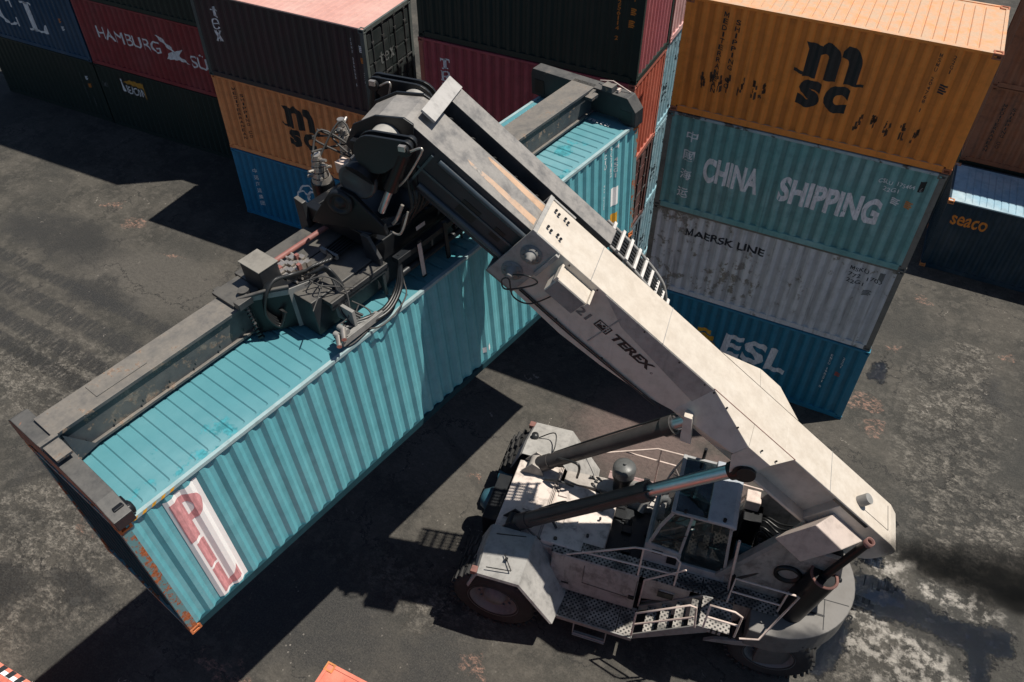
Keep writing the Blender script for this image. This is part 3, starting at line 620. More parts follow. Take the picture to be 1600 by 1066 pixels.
# --- rear row on the left
HX, HY = -23.5, 2.85
r, lay = container("black-green container with a small yellow-edged BEACON plate, on the ground in the rear row", at(HX, HY, 0), L40, H8, black_c)
lay(Sign().polys([bar(1.08, 1.62, 2.42, 2.30)]), "plate", ink("plate_black", (.012, .012, .012), 0))
lay(Sign().polys([bar(2.36, 1.64, 2.40, 2.28), [(1.3, 2.1), (2.36, 2.02), (2.36, 2.24), (1.7, 2.26)]]), "plate_mark", ink("plate_gold", (.55, .27, .03), .1), proud=.007)
lay(Sign().text("BEACON", 1.38, 1.67, .94, .32, .012).polys([[(1.14, 1.72), (1.34, 1.72), (1.28, 2.1), (1.2, 2.1)], bar(1.19, 2.12, 1.29, 2.24)]), "plate_lettering", white_i, proud=.008)
s_ = Sign().put(serif('t'), .06, 1.68, .13, .26).put(serif('e'), .2, 1.66, .14, .18); lay(s_, "lettering", grey_i)
r, lay = container("dark red container lettered HAMBURG SÜD in the rear row", at(HX, HY + .02, H8), L40, H8, hamburg)
lay(Sign().text("HAMBURG", .80, 1.16, 3.1, .46, .0), "lettering", white_i); lay(Sign().text("SÜD", 5.28, .98, 1.35, .56, .004), "lettering", white_i)
lay(Sign().polys([[(3.82, 1.86), (4.05, 1.86), (4.62, 1.42), (4.55, 1.30)], [(4.1, 1.02), (4.3, 1.30), (5.0, 1.55), (4.78, 1.28)], [(4.1, 1.02), (4.78, 1.28), (5.22, 1.05), (4.7, 1.1)]]), "emblem", white_i)
container("black-green container on top of the dark red one in the rear row", at(HX, HY, 2 * H8), L40, H8, black_c, doors=False)
CX = HX - 6.15
r, lay = container("blackened container with tiny white codes, below the dark blue CL one", at(CX, HY, 0), L20, H8, black_c)
code(lay, "TCKU 331902 4", 5.02, 1.95, grey_i, .1); block(lay, 5.3, 1.72, .13, .17, white_i); block(lay, 5.33, 1.4, .13, .17, orange_i); code(lay, "22G1", 5.34, .95, grey_i, .1)
r, lay = container("dark blue container with big white CL, beside the dark red HAMBURG one", at(CX, HY + .02, H8), L20, H8, navy)
s_ = Sign().put(serif('C'), 1.45, .70, 1.15, 1.15).put(serif('L'), 3.05, .70, 1.05, 1.15); lay(s_, "lettering", white_i)
code(lay, "CLHU 450122 3", 4.75, 2.3, grey_i, .125); block(lay, 5.0, 1.35, .14, .18, orange_i); block(lay, 5.02, 1.05, .14, .18, white_i); code(lay, "22G1", 5.05, 2.3, grey_i, .12)
container("plain dark blue container on top of the one lettered CL", at(CX, HY, 2 * H8), L20, H8, navy)

for k in (3, 4): container("long %s container high in the rear row, above the dark red one" % ("grey-blue", "brown")[k - 3], at(-27.6, HY, k * H8), L40, H8, (greyblue, brown_e)[k - 3])

# --- right edge
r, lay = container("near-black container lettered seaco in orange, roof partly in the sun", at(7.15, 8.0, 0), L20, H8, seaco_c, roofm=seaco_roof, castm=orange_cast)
lay(Sign().text("seaco", .30, 1.78, 1.05, .34, .018), "lettering", orange_i)
BX, BY = 7.28, 10.65
container("black container on the ground behind the seaco one", at(BX, BY, 0), L20, H8, black_c)
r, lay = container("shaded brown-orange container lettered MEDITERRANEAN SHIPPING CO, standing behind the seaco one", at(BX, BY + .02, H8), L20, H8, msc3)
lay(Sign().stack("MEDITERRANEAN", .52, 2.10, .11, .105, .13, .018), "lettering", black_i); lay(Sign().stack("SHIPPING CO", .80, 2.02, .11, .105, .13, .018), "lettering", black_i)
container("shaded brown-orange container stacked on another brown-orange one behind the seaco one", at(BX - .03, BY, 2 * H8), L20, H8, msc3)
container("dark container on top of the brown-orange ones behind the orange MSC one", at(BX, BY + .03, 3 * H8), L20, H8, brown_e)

# --- nearest to the camera, only roof corners in view
container("plain salmon red container with an orange corner casting, nearest the reach stacker's front wheels", at(-1.48, -12.56 - CW_, 0), L20, H8, salmon, castm=orange_cast, name='shipping_container')
r, lay = container("salmon red container with black and white hazard stripes along its roof edge", at(-11.6, -15.22 - CW_, 0), L20, H9, salmon)
hz = MB()
for k in range(26): hz.add([(.3 + k * .22, CW_ - .008, H9 - .002), (.41 + k * .22, CW_ - .008, H9 - .002), (.36 + k * .22, CW_ - .14, H9 - .002), (.25 + k * .22, CW_ - .14, H9 - .002)], [(0, 1, 2, 3)])
wz = MB().box(.2, L20 - .2, CW_ - .145, CW_ - .006, H9 - .012, H9 - .006); wz.build("marking_band", pil_w, r); hz.build("hazard_stripe", black_i, r)

# ------------------------------------------------------------------ the container in the air
HC = Matrix(((0.2189116, -0.9741144, -0.0563810, -2.7200240), (0.9749704, 0.2206740, -0.0271256, -13.9843537), (0.0388653, -0.0490317, 0.9980408, 8.0527242), (0, 0, 0, 1)))
r, lay = container("long teal container lettered PIL hanging from the spreader, rust at its end posts", HC @ at(0, 0, -H9), L40, H9, held, post=held_post, roofm=held_roof, railm=held_rail, endm=held_end_shade, doors=True, castm=held_cast, brm=held_end_shade, group=None)
lay(Sign().polys([bar(.62, .20, 1.16, 2.72)]), "white_panel", pil_w)
s_ = Sign()
s_.polys([bar(.66, 1.70, .84, 2.62)] + ringp(.84, 2.34, .28, (.12, .14), -90, 90, .92))
s_.polys([bar(.72, .98, .86, 1.62)]); s_.polys([bar(.72, .26, .86, .92), [(.86, .26), (1.06, .30), (1.06, .62), (.98, .50), (.86, .40)]])
lay(s_, "lettering", pil_r, proud=.007)
def uprt(lay, t, x, zt, h, w, p, mat): lay(Sign().stack(t, x, zt, w, h, p, .012), "serial_code", mat)
uprt(lay, "PCIU", 11.02, 2.78, .10, .09, .12, white_i); uprt(lay, "907182", 11.18, 2.78, .10, .09, .12, white_i); uprt(lay, "4", 11.4, 2.76, .12, .1, .14, white_i); uprt(lay, "45G1", 11.38, 2.45, .1, .08, .13, white_i)
uprt(lay, "MAX GROSS", 11.02, 1.95, .05, .05, .07, white_i)
lay(Sign().polys([bar(11.24, 1.26, 11.56, 1.72)]), "notice", pil_w); lay(Sign().polys([bar(11.28, .70, 11.56, 1.05)]), "caution_plate", yellow_i)
lay(Sign().polys([bar(6.95, .36, 7.02, .5), bar(7.08, .36, 7.15, .5)]), "marking", white_i)
hz = MB()
for k in range(5): hz.add([(.2 + k * .14, -.003 + .006, H9 - .058), (.26 + k * .14, .003, H9 - .058), (.30 + k * .14, .003, H9 - .008), (.24 + k * .14, .003, H9 - .008)], [(0, 1, 2, 3)])
hz.build("hazard_stripe", yellow_i, r)
Sign().text("10 2 TILE HIGH", 0, 0, .9, .09, .01).lay("lettering", white_i, r, lambda x: 0, [], mp=Matrix.Translation((L40 - .42, .42, H9 + .001)) @ Matrix.Rotation(R_(90), 4, 'Z') @ Matrix.Rotation(R_(-90), 4, 'X'))
# ------------------------------------------------------------------ machine paints
cream = paint("cream_paint", (0.58, 0.535, 0.475), .5, .07, rustc=(.30, .12, .06), dirt=.28, streak=.2, dirtc=(.26, .22, .18), fade=.4, fadec=(.60, .52, .43), dust=.5, dustc=(.56, .475, .385), seed=40)
body_g = paint("grimy_body_paint", (0.28, 0.262, 0.24), .5, .16, rustc=(.24, .10, .06), dirt=.75, streak=.6, dirtc=(.045, .04, .037), fade=.5, fadec=(.50, .45, .41), dust=.3, dustc=(.74, .66, .60), seed=41)
hood_p = paint("hood_paint", (0.60, .53, .48), .55, .24, rustc=(.26, .11, .08), dirt=.75, streak=.1, dirtc=(.11, .095, .085), fade=.6, fadec=(.74, .62, .56), seed=42)
fender_p = paint("fender_paint", (0.31, 0.30, 0.285), .5, .12, rustc=(.45, .18, .09), dirt=.5, streak=.4, dirtc=(.085, .083, .08), fade=.6, fadec=(.50, .48, .455), seed=43)
dark_st = paint("dark_steel", (0.009, 0.011, 0.014), .42, .03, rustc=(.3, .2, .15), dirt=.1, fade=.4, fadec=(.022, .025, .03), seed=44, spec=.4)
inner_p = paint("inner_boom_paint", (0.020, 0.025, 0.033), .45, .0, dirt=.3, dust=.96, dustc=(.33, .31, .29), seed=45)
arm_p = paint("spreader_arm_paint", (0.026, 0.034, 0.046), .6, .62, rustc=(.32, .235, .18), dirt=.4, fade=.8, fadec=(.13, .125, .115), dust=.88, dustc=(.235, .212, .185), peel=.4, peelc=(.19, .165, .14), seed=46)
frame_p = paint("spreader_frame_paint", (0.010, 0.012, 0.016), .45, .3, rustc=(.24, .17, .13), dirt=.1, dust=.8, dustc=(.15, .14, .125), peel=.3, peelc=(.05, .05, .05), seed=47)
end_p = paint("spreader_end_paint", (0.014, 0.017, 0.021), .5, .4, rustc=(.45, .22, .14), dirt=.3, dust=.9, dustc=(.13, .125, .118), peel=.3, peelc=(.26, .17, .13), fade=.4, fadec=(.05, .055, .06), seed=48)
black_p = paint("black_machine", (0.007, 0.008, 0.010), .38, .0, dirt=.0, streak=.15, dirtc=(.03, .03, .03), fade=.3, fadec=(.014, .015, .017), seed=49, bump=.1, spec=.35)
rubber = paint("tyre_rubber", (0.018, 0.018, 0.019), .85, 0, dirt=.2, dust=.3, dustc=(.06, .057, .053), seed=50)
rim_p = paint("rim_paint", (0.15, 0.165, 0.17), .6, 0, dirt=.5, dirtc=(.05, .05, .048), fade=0, seed=51)
hose_p = paint("hose_rubber", (0.010, 0.011, 0.012), .4, 0, dirt=.1, streak=0, bump=0, seed=52, spec=.5)
hose_g = paint("hose_sleeve", (0.05, 0.048, 0.046), .6, 0, dirt=.3, streak=0, bump=0, seed=53)
brass_p = paint("fitting_metal", (0.50, 0.46, 0.42), .35, .1, rustc=(.4, .1, .06), dirt=.3, metal=.7, seed=54)
redhose = paint("red_pipe", (0.26, 0.10, 0.085), .6, .2, seed=55)
rail_p = paint("rail_paint", (0.62, 0.50, 0.44), .55, .22, rustc=(.35, .13, .08), dirt=.25, seed=56)
chrome = paint("chrome_rod", (0.50, 0.56, 0.62), .34, 0, dirt=.05, streak=0, fade=0, bump=0, metal=1.0, seed=57)
barrel_p = paint("cylinder_barrel", (0.038, 0.036, 0.036), .45, .34, rustc=(.26, .12, .10), dirt=.4, fade=.6, fadec=(.10, .085, .08), seed=58)
cab_p = paint("cab_paint", (0.33, 0.33, 0.33), .5, .05, dirt=.3, seed=59)
cab_roof = paint("cab_roof_paint", (0.36, 0.39, 0.43), .5, .03, dirt=.45, dirtc=(.14, .15, .17), streak=0, seed=60)
cw_p = paint("counterweight_paint", (0.115, 0.11, 0.105), .55, .08, rustc=(.35, .12, .08), dirt=.45, dust=.4, dustc=(.25, .23, .21), seed=61)
pipe_p = paint("exhaust_tip", (0.20, 0.09, 0.075), .7, .4, rustc=(.12, .06, .05), dirt=.5, seed=62)
grey_st = paint("grey_steel", (0.24, 0.235, 0.225), .55, .1, dirt=.4, seed=63)
teal_p = paint("teal_cap", (0.02, 0.10, 0.14), .4, .05, seed=64)
seat_p = paint("seat_cloth", (0.03, 0.033, 0.036), .9, 0, bump=.1, seed=65)
paper_p = paint("pale_cloth", (0.40, 0.52, 0.55), .8, 0, dirt=.2, seed=66)
def glass_mat():
    m = bpy.data.materials.new("cab_glass"); m.use_nodes = True; nt = m.node_tree; nt.nodes.clear()
    o = nt.nodes.new("ShaderNodeOutputMaterial")
    t = N(nt, "ShaderNodeBsdfTransparent", Color=(0.12, 0.21, 0.235, 1)); gl = N(nt, "ShaderNodeBsdfGlossy", Roughness=0.03, Color=(.9, .95, 1, 1))
    fr = N(nt, "ShaderNodeFresnel", IOR=1.5).outputs[0]
    P = N(nt, "ShaderNodeTexCoord").outputs['Object']
    df = N(nt, "ShaderNodeBsdfDiffuse", Color=(.30, .38, .40, 1))
    m1 = N(nt, "ShaderNodeMixShader", i0=mth(nt, 'MULTIPLY_ADD', fr, .5, .01), i1=t.outputs[0], i2=gl.outputs[0])
    m2 = N(nt, "ShaderNodeMixShader", i0=step(nt, noi(nt, P, 3, 7, .7), .4, .8, .03, .22), i1=m1.outputs[0], i2=df.outputs[0])
    nt.links.new(m2.outputs[0], o.inputs[0]); return m
glass = glass_mat()
def grate_mat():
    """steel tread plate with staggered punched holes"""
    m = bpy.data.materials.new("tread_plate"); m.use_nodes = True; nt = m.node_tree; b = nt.nodes["Principled BSDF"]
    P = N(nt, "ShaderNodeTexCoord").outputs['Object']
    def dots(off):
        v = mapv(nt, P, off, (9.5, 9.5, 0)); f = N(nt, "ShaderNodeVectorMath", a_operation='FRACTION', i0=v).outputs[0]
        d = N(nt, "ShaderNodeVectorMath", a_operation='DISTANCE', i0=f, i1=(.5, .5, 0)).outputs[1]
        return step(nt, d, .24, .18)
    v = mth(nt, 'MAXIMUM', dots((0, 0, 0)), dots((.5, .5, 0)))
    n2 = noi(nt, P, 2.5, 8, .7)
    c = mixc(nt, step(nt, n2, .38, .62), (.31, .285, .26), (.07, .065, .06)); c = mixc(nt, v, c, (.008, .008, .009))
    nt.links.new(c, b.inputs['Base Color']); b.inputs['Roughness'].default_value = .6; return m
grate = grate_mat()

# ------------------------------------------------------------------ reach stacker (u back along the chassis, v to its left, z up)
BV = Vector((0.9903, 0.139, 0)); RV = Vector((-0.139, 0.9903, 0))
RS = Matrix(((BV.x, RV.x, 0, -0.054), (BV.y, RV.y, 0, -7.404), (0, 0, 1, 0), (0, 0, 0, 1)))
rs = empty("reach_stacker", RS, "cream and black reach stacker lettered TEREX with its boom raised over the yard", "reach stacker")
C = lambda p: (p[0], -p[1], p[2])
TH = R_(37.9835); DX, DZ = math.cos(TH), -math.sin(TH); NX, NZ = math.sin(TH), math.cos(TH)
B = lambda p: (.23 + p[0] * DX + p[2] * NX, -p[1], 9.64 + p[0] * DZ + p[2] * NZ)     # boom: a back from its mouth, v left, w up off its top plate
def M(): return MB(C)
def MBm(): return MB(B)

# chassis
m = M().box(-.75, 5.4, -.62, .62, .62, 1.75).box(-.5, .5, -1.0, 1.0, .55, 1.3).box(2.0, 5.3, -.98, .98, .75, 1.55)
m.box(5.2, 6.5, -.5, .5, .7, 1.6).cyl((5.75, -1.0, .9), (5.75, 1.0, .9), .2).cyl((0, -1.1, .95), (0, 1.1, .95), .28)
m.build("chassis", dark_st, rs, .015)
h = M(); h.prism([(-.42, 1.45), (-.36, 2.0), (.62, 2.09), (.62, 1.6), (-.3, 1.3)], 'y', -.97, .97)
h.prism([(.68, 1.6), (.68, 2.09), (1.25, 2.10), (2.02, 1.98), (2.02, 1.5)], 'y', -.60, .97); h.build("hood", hood_p, rs, .02)
h = M()
for k in range(3): h.box(.60 + k * .035, .615 + k * .035, -.95, .95, 2.085, 2.13)
h.build("hood_seam", hood_p, rs)
for q in ((.1, .35, -.05, .35, 2.06, 2.10), (1.05, 1.35, .1, .5, 2.095, 2.13), (.75, .95, -.45, -.2, 2.09, 2.13)): M().box(*q).build("hatch", hood_p, rs, .01)
h = M()   # long grimy side members running back from the hood
h.prism([(.75, 1.55), (.75, 2.02), (1.6, 2.12), (2.3, 2.02), (2.95, 1.8), (2.95, 1.55)], 'y', -.99, -.66); h.build("side_member", body_g, rs, .015)
M().prism([(.6, 1.5), (.6, 1.98), (2.6, 1.88), (2.6, 1.5)], 'y', .975, 1.02).build("side_member", body_g, rs, .015)
m = M()   # engine well clutter
rnd = random.Random(4)
m.box(2.06, 3.0, -.9, .62, 1.2, 1.56)
for k in range(26):
    u, v_ = rnd.uniform(2.1, 2.95), rnd.uniform(-.95, .55); s_ = rnd.uniform(.04, .13)
    m.box(u - s_, u + s_, v_ - s_, v_ + s_ * .7, 1.55, 1.58 + rnd.uniform(.02, .3))
m.cyl((2.35, .35, 1.6), (2.35, -.3, 1.75), .09).cyl((2.75, .5, 1.6), (2.75, -.2, 1.6), .14).build("engine", black_p, rs, .008)
m = M()
for k in range(11):
    u, v_ = rnd.uniform(1.1, 2.9), rnd.uniform(-1.02, -.62)
    m.tube([(u, v_, 2.0), (u + rnd.uniform(-.2, .2), v_ + .1, 2.15), (u + rnd.uniform(.1, .5), v_ + rnd.uniform(-.1, .2), 1.9)], .018, 6)
m.build("engine_hose", hose_p, rs)
m = M(); m.cyl((2.02, -.86, 1.95), (2.02, -.86, 2.55), .19, .2, 28).cyl((2.02, -.86, 2.55), (2.02, -.86, 2.82), .245, .245, 28); m.build("air_cleaner", black_p, rs)
M().lathe((2.02, -.86, 2.82), (0, 0, 1), [(-.16, .255), (0, .255), (.05, .235), (.09, .17), (.11, .06), (.12, .0)]).cyl((2.02, -.86, 2.9), (2.02, -.86, 2.98), .03).build("air_cleaner_cap", paint("cap_grey", (.085, .088, .088), .4, .1, dirt=.3, seed=80), rs)
m = M()
pp = [(2.15, -.84, 2.3), (2.42, -.82, 2.38), (2.6, -.75, 2.15), (2.55, -.55, 1.85)]
m.tube(pp, .085, 10)
m.build("intake_hose", grey_st, rs)
M().box(2.47, 2.6, -1.0, -.92, 2.2, 2.48).build("reflector", black_p, rs)

# fenders
def fender(sg, nm):
    prof = [(-.62, 1.55), (-.40, 2.12), (-.34, 2.2), (.60, 2.22), (.98, 1.62), (1.40, .86)]
    cen = (.1, .95); rows = []
    for u, z in prof:
        d = Vector((u - cen[0], z - cen[1])).normalized()
        rows.append([(u, sg * .99, z), (u, sg * 1.42, z), (u - d.x * .07, sg * 2.10, z - d.y * .17), (u - d.x * .12, sg * 2.12, z - d.y * .24)])
    vs = [p for r_ in rows for p in r_]; fs = [(i * 4 + j, i * 4 + j + 1, (i + 1) * 4 + j + 1, (i + 1) * 4 + j) for i in range(len(rows) - 1) for j in range(3)]
    o = M().add(vs, fs).build("fender", fender_p, rs)
    md = o.modifiers.new("thickness", 'SOLIDIFY'); md.thickness = .022; md.offset = -1
    return o
fl = fender(1, 'l'); fr = fender(-1, 'r')
m = M().tube([(-.16, 1.98, 2.17), (.36, 1.92, 2.19)], .011, 5, smooth=False).tube([(.36, 1.92, 2.19), (.12, 1.62, 2.24)], .011, 5, smooth=False).box(.16, .22, 1.68, 1.74, 2.2, 2.25).tube([(-.2, 1.2, 2.215), (.42, 1.08, 2.215)], .011, 5, smooth=False); m.build("bracket_bar", black_p, fl)
M().box(-.47, -.33, 1.95, 2.1, 1.93, 2.05).build("side_lamp", pipe_p, fl, .01); M().box(-.47, -.33, -2.1, -1.95, 1.93, 2.05).build("side_lamp", pipe_p, fr, .01)
m = M().tube([(-.1, -1.55, 2.2), (.25, -1.62, 2.42), (.35, -1.3, 2.36), (.3, -1.0, 2.2)], .015, 6).lathe((-.2, -1.55, 2.2), (0, 0, 1), [(0, .09), (.08, .08), (.09, 0)]); m.build("cable", hose_p, fr)

# wheels
def tyre(u, v0, v1, z, r, nm, dual=True):
    o = None
    sg = 1 if v0 > 0 else -1
    t = M(); wd = (abs(v1) - abs(v0))
    n = 2 if dual else 1
    for k in range(n):
        a = abs(v0) + k * (wd / n) + .02; wk = wd / n - .04
        t.lathe((u, sg * a, z), (0, sg, 0), [(0, .56 * r), (.02, .66 * r), (.0, .84 * r), (.05, .95 * r), (wk * .3, r * .985), (wk * .7, r * .985), (wk - .05, .95 * r), (wk, .84 * r), (wk - .02, .66 * r), (wk, .56 * r), (wk - .1, .54 * r)], 56)
        for q in range(30):
            an = 2 * math.pi * q / 30
            for side in (0, 1):
                aa = an + side * math.pi / 30; c_, s_ = math.cos(aa), math.sin(aa); t2 = math.cos(aa + .055), math.sin(aa + .055)
                y0, y1 = (a + .015, a + wk * .52) if side == 0 else (a + wk * .48, a + wk - .015)
                P = [(u + r * f * x_, sg * y, z + r * f * z_) for f in (.95, 1.02) for y in (y0, y1) for x_, z_ in ((c_, s_), t2)]
                t.add(P, [(0, 1, 3, 2), (4, 6, 7, 5), (0, 4, 5, 1), (2, 3, 7, 6), (0, 2, 6, 4), (1, 5, 7, 3)])
    w_ = t.build("wheel", rubber, rs)
    a = abs(v1) - .02
    q = M().lathe((u, sg * a, z), (0, sg, 0), [(-.03, .58 * r), (.0, .60 * r), (-.04, .52 * r), (-.16, .47 * r), (-.2, .30 * r), (-.17, .28 * r), (-.05, .2 * r), (-.03, .0)], 40)
    for k in range(12): q.cyl((u + .38 * r * math.cos(k * math.pi / 6), sg * (a - .2), z + .38 * r * math.sin(k * math.pi / 6)), (u + .38 * r * math.cos(k * math.pi / 6), sg * (a - .14), z + .38 * r * math.sin(k * math.pi / 6)), .028, seg=6)
    q.build("rim", rim_p, w_)
for sg in (1, -1):
    tyre(0.0, sg * .98, sg * 2.08, .96, .96, 'f'); tyre(5.72, sg * .82, sg * 1.40, .88, .88, 'r', False)
m = M().lathe((-.8, -.35, 1.0), (-1, 0, 0), [(-.2, .30), (.1, .30), (.28, .2), (.34, 0)]).lathe((-.75, -1.02, 1.05), (-1, 0, 0), [(-.2, .2), (.15, .2), (.2, 0)]); m.build("axle_housing", teal_p, rs)

# walkways, steps, side panels, tank
m = M()
for a, b_ in ((.98, 1.62), (1.63, 2.3), (2.31, 2.9), (2.92, 3.52), (3.54, 4.1), (4.12, 4.75), (4.77, 5.6)): m.box(a, b_, .73, 1.12, 2.03, 2.05)
m.build("walkway", grate, rs)
m = M().prism([(.73, 2.02), (1.13, 2.02), (1.32, 1.02), (.98, .75), (.73, .75)], 'x', 1.0, 2.86); m.build("fuel_tank", body_g, rs, .02)
m = M()
for a, b_ in ((1.72, 2.84),):
    m.tube([(a, 1.165, 1.9), (a, 1.262, 1.38), (b_, 1.272, 1.34), (b_, 1.165, 1.9)], .006, 5, smooth=False)
m.build("panel_seam", black_p, rs)
M().box(2.72, 2.84, 1.245, 1.27, 1.30, 1.42).box(1.28, 1.44, 1.26, 1.29, 1.2, 1.24).build("panel_latch", black_p, rs)
m = M().box(1.38, 2.62, 1.24, 1.86, .84, .86).box(2.64, 2.95, 1.24, 1.86, .84, .86); m.build("lower_platform", grate, rs)
m = M().box(1.36, 2.97, 1.2, 1.24, .74, .88).box(1.36, 2.97, 1.86, 1.89, .76, .88).box(2.95, 2.98, 1.2, 1.88, .76, .88).box(1.34, 1.37, 1.2, 1.88, .76, .88); m.build("platform_edge", grey_st, rs)
m = M().tube([(1.75, 1.84, .80), (1.75, 1.92, .42), (2.45, 1.92, .42), (2.45, 1.84, .80)], .022, 6, smooth=False).box(1.75, 2.45, 1.86, 1.97, .40, .42); m.build("foot_step", grey_st, rs)
for k in range(4):
    u = 3.16 + k * .27; z = 1.06 + k * .27
    M().box(u, u + .21, 1.18, 1.78, z, z + .03).build("stair_tread", grate, rs)
m = M()
for v_ in (1.14, 1.80): m.prism([(2.98, .72), (2.98, .92), (4.15, 2.06), (4.35, 2.06), (4.35, 1.9)], 'y', v_ - .015, v_ + .015)
m.build("stair_stringer", grey_st, rs, .005)
m = M().box(4.16, 4.75, 1.14, 1.80, 2.03, 2.055).box(4.35, 4.6, 1.5, 1.8, 1.9, 2.0); m.build("landing", grate, rs)
m = M().prism([(3.0, .75), (3.0, .9), (4.3, 1.98), (5.55, 2.0), (5.3, 1.2), (4.2, .75)], 'y', .99, 1.03); m.build("side_panel", body_g, rs, .01)
m = M().prism([(2.98, 1.2), (2.98, 2.02), (3.9, 2.02), (3.9, 1.5)], 'y', 1.0, 1.12); m.box(3.3, 3.62, 1.12, 1.15, 1.55, 1.78); m.build("battery_box", body_g, rs, .01)
M().box(3.28, 3.60, 1.151, 1.17, 1.56, 1.76).build("vent", black_p, rs)
def rail(pts, r_=.021, sm=False): M().tube(pts, r_, 7, smooth=sm).build("handrail", rail_p, rs)
rail([(1.0, 1.10, 1.82), (2.65, 1.10, 3.0), (2.85, 1.10, 3.05), (3.45, 1.10, 3.05), (3.56, 1.10, 2.93), (3.56, 1.10, 2.06)]); rail([(1.62, 1.10, 2.30), (3.55, 1.10, 2.45)]); rail([(2.82, 1.10, 3.04), (2.82, 1.10, 2.05)])
rail([(2.96, 1.83, .86), (2.96, 1.83, 1.85), (3.9, 1.83, 2.75), (4.02, 1.83, 2.72), (4.1, 1.83, 2.0)]); rail([(2.98, 1.83, 1.4), (4.02, 1.83, 2.35)])
rail([(2.96, 1.12, .86), (2.97, 1.12, 1.95), (3.7, 1.12, 2.75)])
rail([(4.25, 1.82, 2.06), (4.25, 1.82, 2.95), (4.7, 1.82, 2.95), (4.85, 1.82, 2.85), (4.85, 1.82, 2.05)]); rail([(4.26, 1.82, 2.5), (4.84, 1.82, 2.5)])
rail([(4.62, 1.14, 2.06), (4.62, 1.14, 2.98), (5.72, 1.14, 2.98), (5.82, 1.10, 2.9), (5.3, 1.75, 2.1), (4.95, 1.82, 2.05)]); rail([(4.64, 1.14, 2.5), (5.55, 1.14, 2.5)]); rail([(5.6, 1.12, 2.98), (5.6, 1.0, 2.0)])
rail([(.62, -1.05, 2.0), (.9, -1.9, 1.55), (2.6, -1.9, 2.45), (3.3, -1.9, 2.45), (5.2, -1.9, 2.45), (5.2, -1.9, 1.3)]); rail([(1.9, -1.9, 2.05), (5.2, -1.9, 1.95)]); rail([(2.68, -1.9, 2.44), (2.68, -1.9, 1.2)]); rail([(4.1, -1.9, 2.44), (4.1, -1.9, 1.2)])
m = M().box(1.6, 5.3, -1.95, -1.0, 1.10, 1.14).box(1.6, 5.3, -1.95, -1.9, 1.0, 1.15); m.build("right_platform", paint("pink_primer", (.30, .20, .19), .7, .1, dirt=.2, seed=67), rs)

# cab
K = [(2.80, 2.05), (2.86, 2.66), (3.0, 3.35), (3.20, 3.95), (4.33, 3.97), (4.46, 2.55), (4.5, 2.05)]
m = M()
for sg in (1, -1):
    v0, v1 = sg * .66, sg * .72
    def strip(p, q, w_=.05):
        d = (Vector(q) - Vector(p)).normalized(); n_ = Vector((-d.y, d.x)) * w_
        m.prism([tuple(p), tuple(q), tuple(Vector(q) + n_), tuple(Vector(p) + n_)], 'y', min(v0, v1), max(v0, v1))
    for p, q in zip(K[1:], K[2:6]): strip(p, q, -.06)
    strip((3.53, 2.1), (3.60, 3.95), .055); strip((2.86, 2.72), (3.55, 2.62), -.05); strip((4.42, 2.5), (4.5, 2.05), -.06)
    if sg == 1: m.prism([(2.80, 2.05), (2.86, 2.70), (3.56, 2.60), (3.56, 2.05)], 'y', .66, .735); m.prism([(3.58, 2.05), (3.58, 2.3), (4.47, 2.3), (4.5, 2.05)], 'y', .66, .735)
    else: m.prism([(2.80, 2.05), (2.86, 2.70), (4.44, 2.60), (4.5, 2.05)], 'y', -.735, -.66)
m.box(2.8, 4.5, -.72, .72, 1.95, 2.06).box(3.16, 3.24, -.72, .72, 3.9, 3.96).box(4.28, 4.36, -.72, .72, 3.85, 3.96)
m.box(2.82, 2.88, -.72, .72, 2.05, 2.7)
cabo = m.build("cab", cab_p, rs, .01)
M().prism([(3.84, 3.955), (3.84, 4.01), (4.30, 4.02), (4.38, 3.98), (4.40, 3.9), (4.34, 3.9)], 'y', -.73, .73).build("cab_roof", cab_roof, cabo, .02)
M().box(3.24, 3.83, -.66, .66, 3.945, 3.955).build("roof_glass", glass, cabo)
for sg in (.70, -.70): M().add([(2.90, sg, 2.72), (3.52, sg, 2.66), (3.58, sg, 3.88), (3.24, sg, 3.88), (3.04, sg, 3.35)], [(0, 1, 2, 3, 4)]).build("side_window", glass, cabo)
for sg in (.70, -.70): M().add([(3.60, sg, 2.32), (4.42, sg, 2.34), (4.31, sg, 3.88), (3.65, sg, 3.88)], [(0, 1, 2, 3)]).build("door_window", glass, cabo)
m = M(); fr_ = [(2.87, 2.7), (2.95, 3.05), (3.05, 3.45), (3.2, 3.92)]
m.add([(u, v_, z) for u, z in fr_ for v_ in (-.66, .66)], [(2 * i, 2 * i + 1, 2 * i + 3, 2 * i + 2) for i in range(3)]); m.build("windscreen", glass, cabo)
M().add([(4.33, -.64, 3.85), (4.33, .64, 3.85), (4.43, .64, 2.6), (4.43, -.64, 2.6)], [(0, 1, 2, 3)]).build("rear_window", glass, cabo)
st = M().box(3.72, 4.2, -.3, .25, 2.42, 2.55).prism([(4.12, 2.5), (4.26, 2.5), (4.36, 3.25), (4.22, 3.25)], 'y', -.28, .23).box(3.85, 4.1, -.1, .1, 2.06, 2.45).build("seat", seat_p, cabo, .03)
M().box(3.7, 4.1, .28, .36, 2.62, 2.68).box(3.7, 4.1, -.4, -.32, 2.62, 2.68).build("armrest", black_p, cabo, .01)
M().lathe((3.36, -.02, 2.92), (-.5, 0, 1), [(-.015, .2), (.0, .215), (.015, .2), (0, .185), (-.015, .2)], 28).cyl((3.36, -.02, 2.92), (3.2, -.02, 2.3), .04).box(3.2, 3.5, -.035, -.005, 2.90, 2.93).build("steering_wheel", black_p, cabo)
M().box(2.92, 3.15, -.6, .6, 2.1, 2.62).build("dashboard", black_p, cabo, .03)
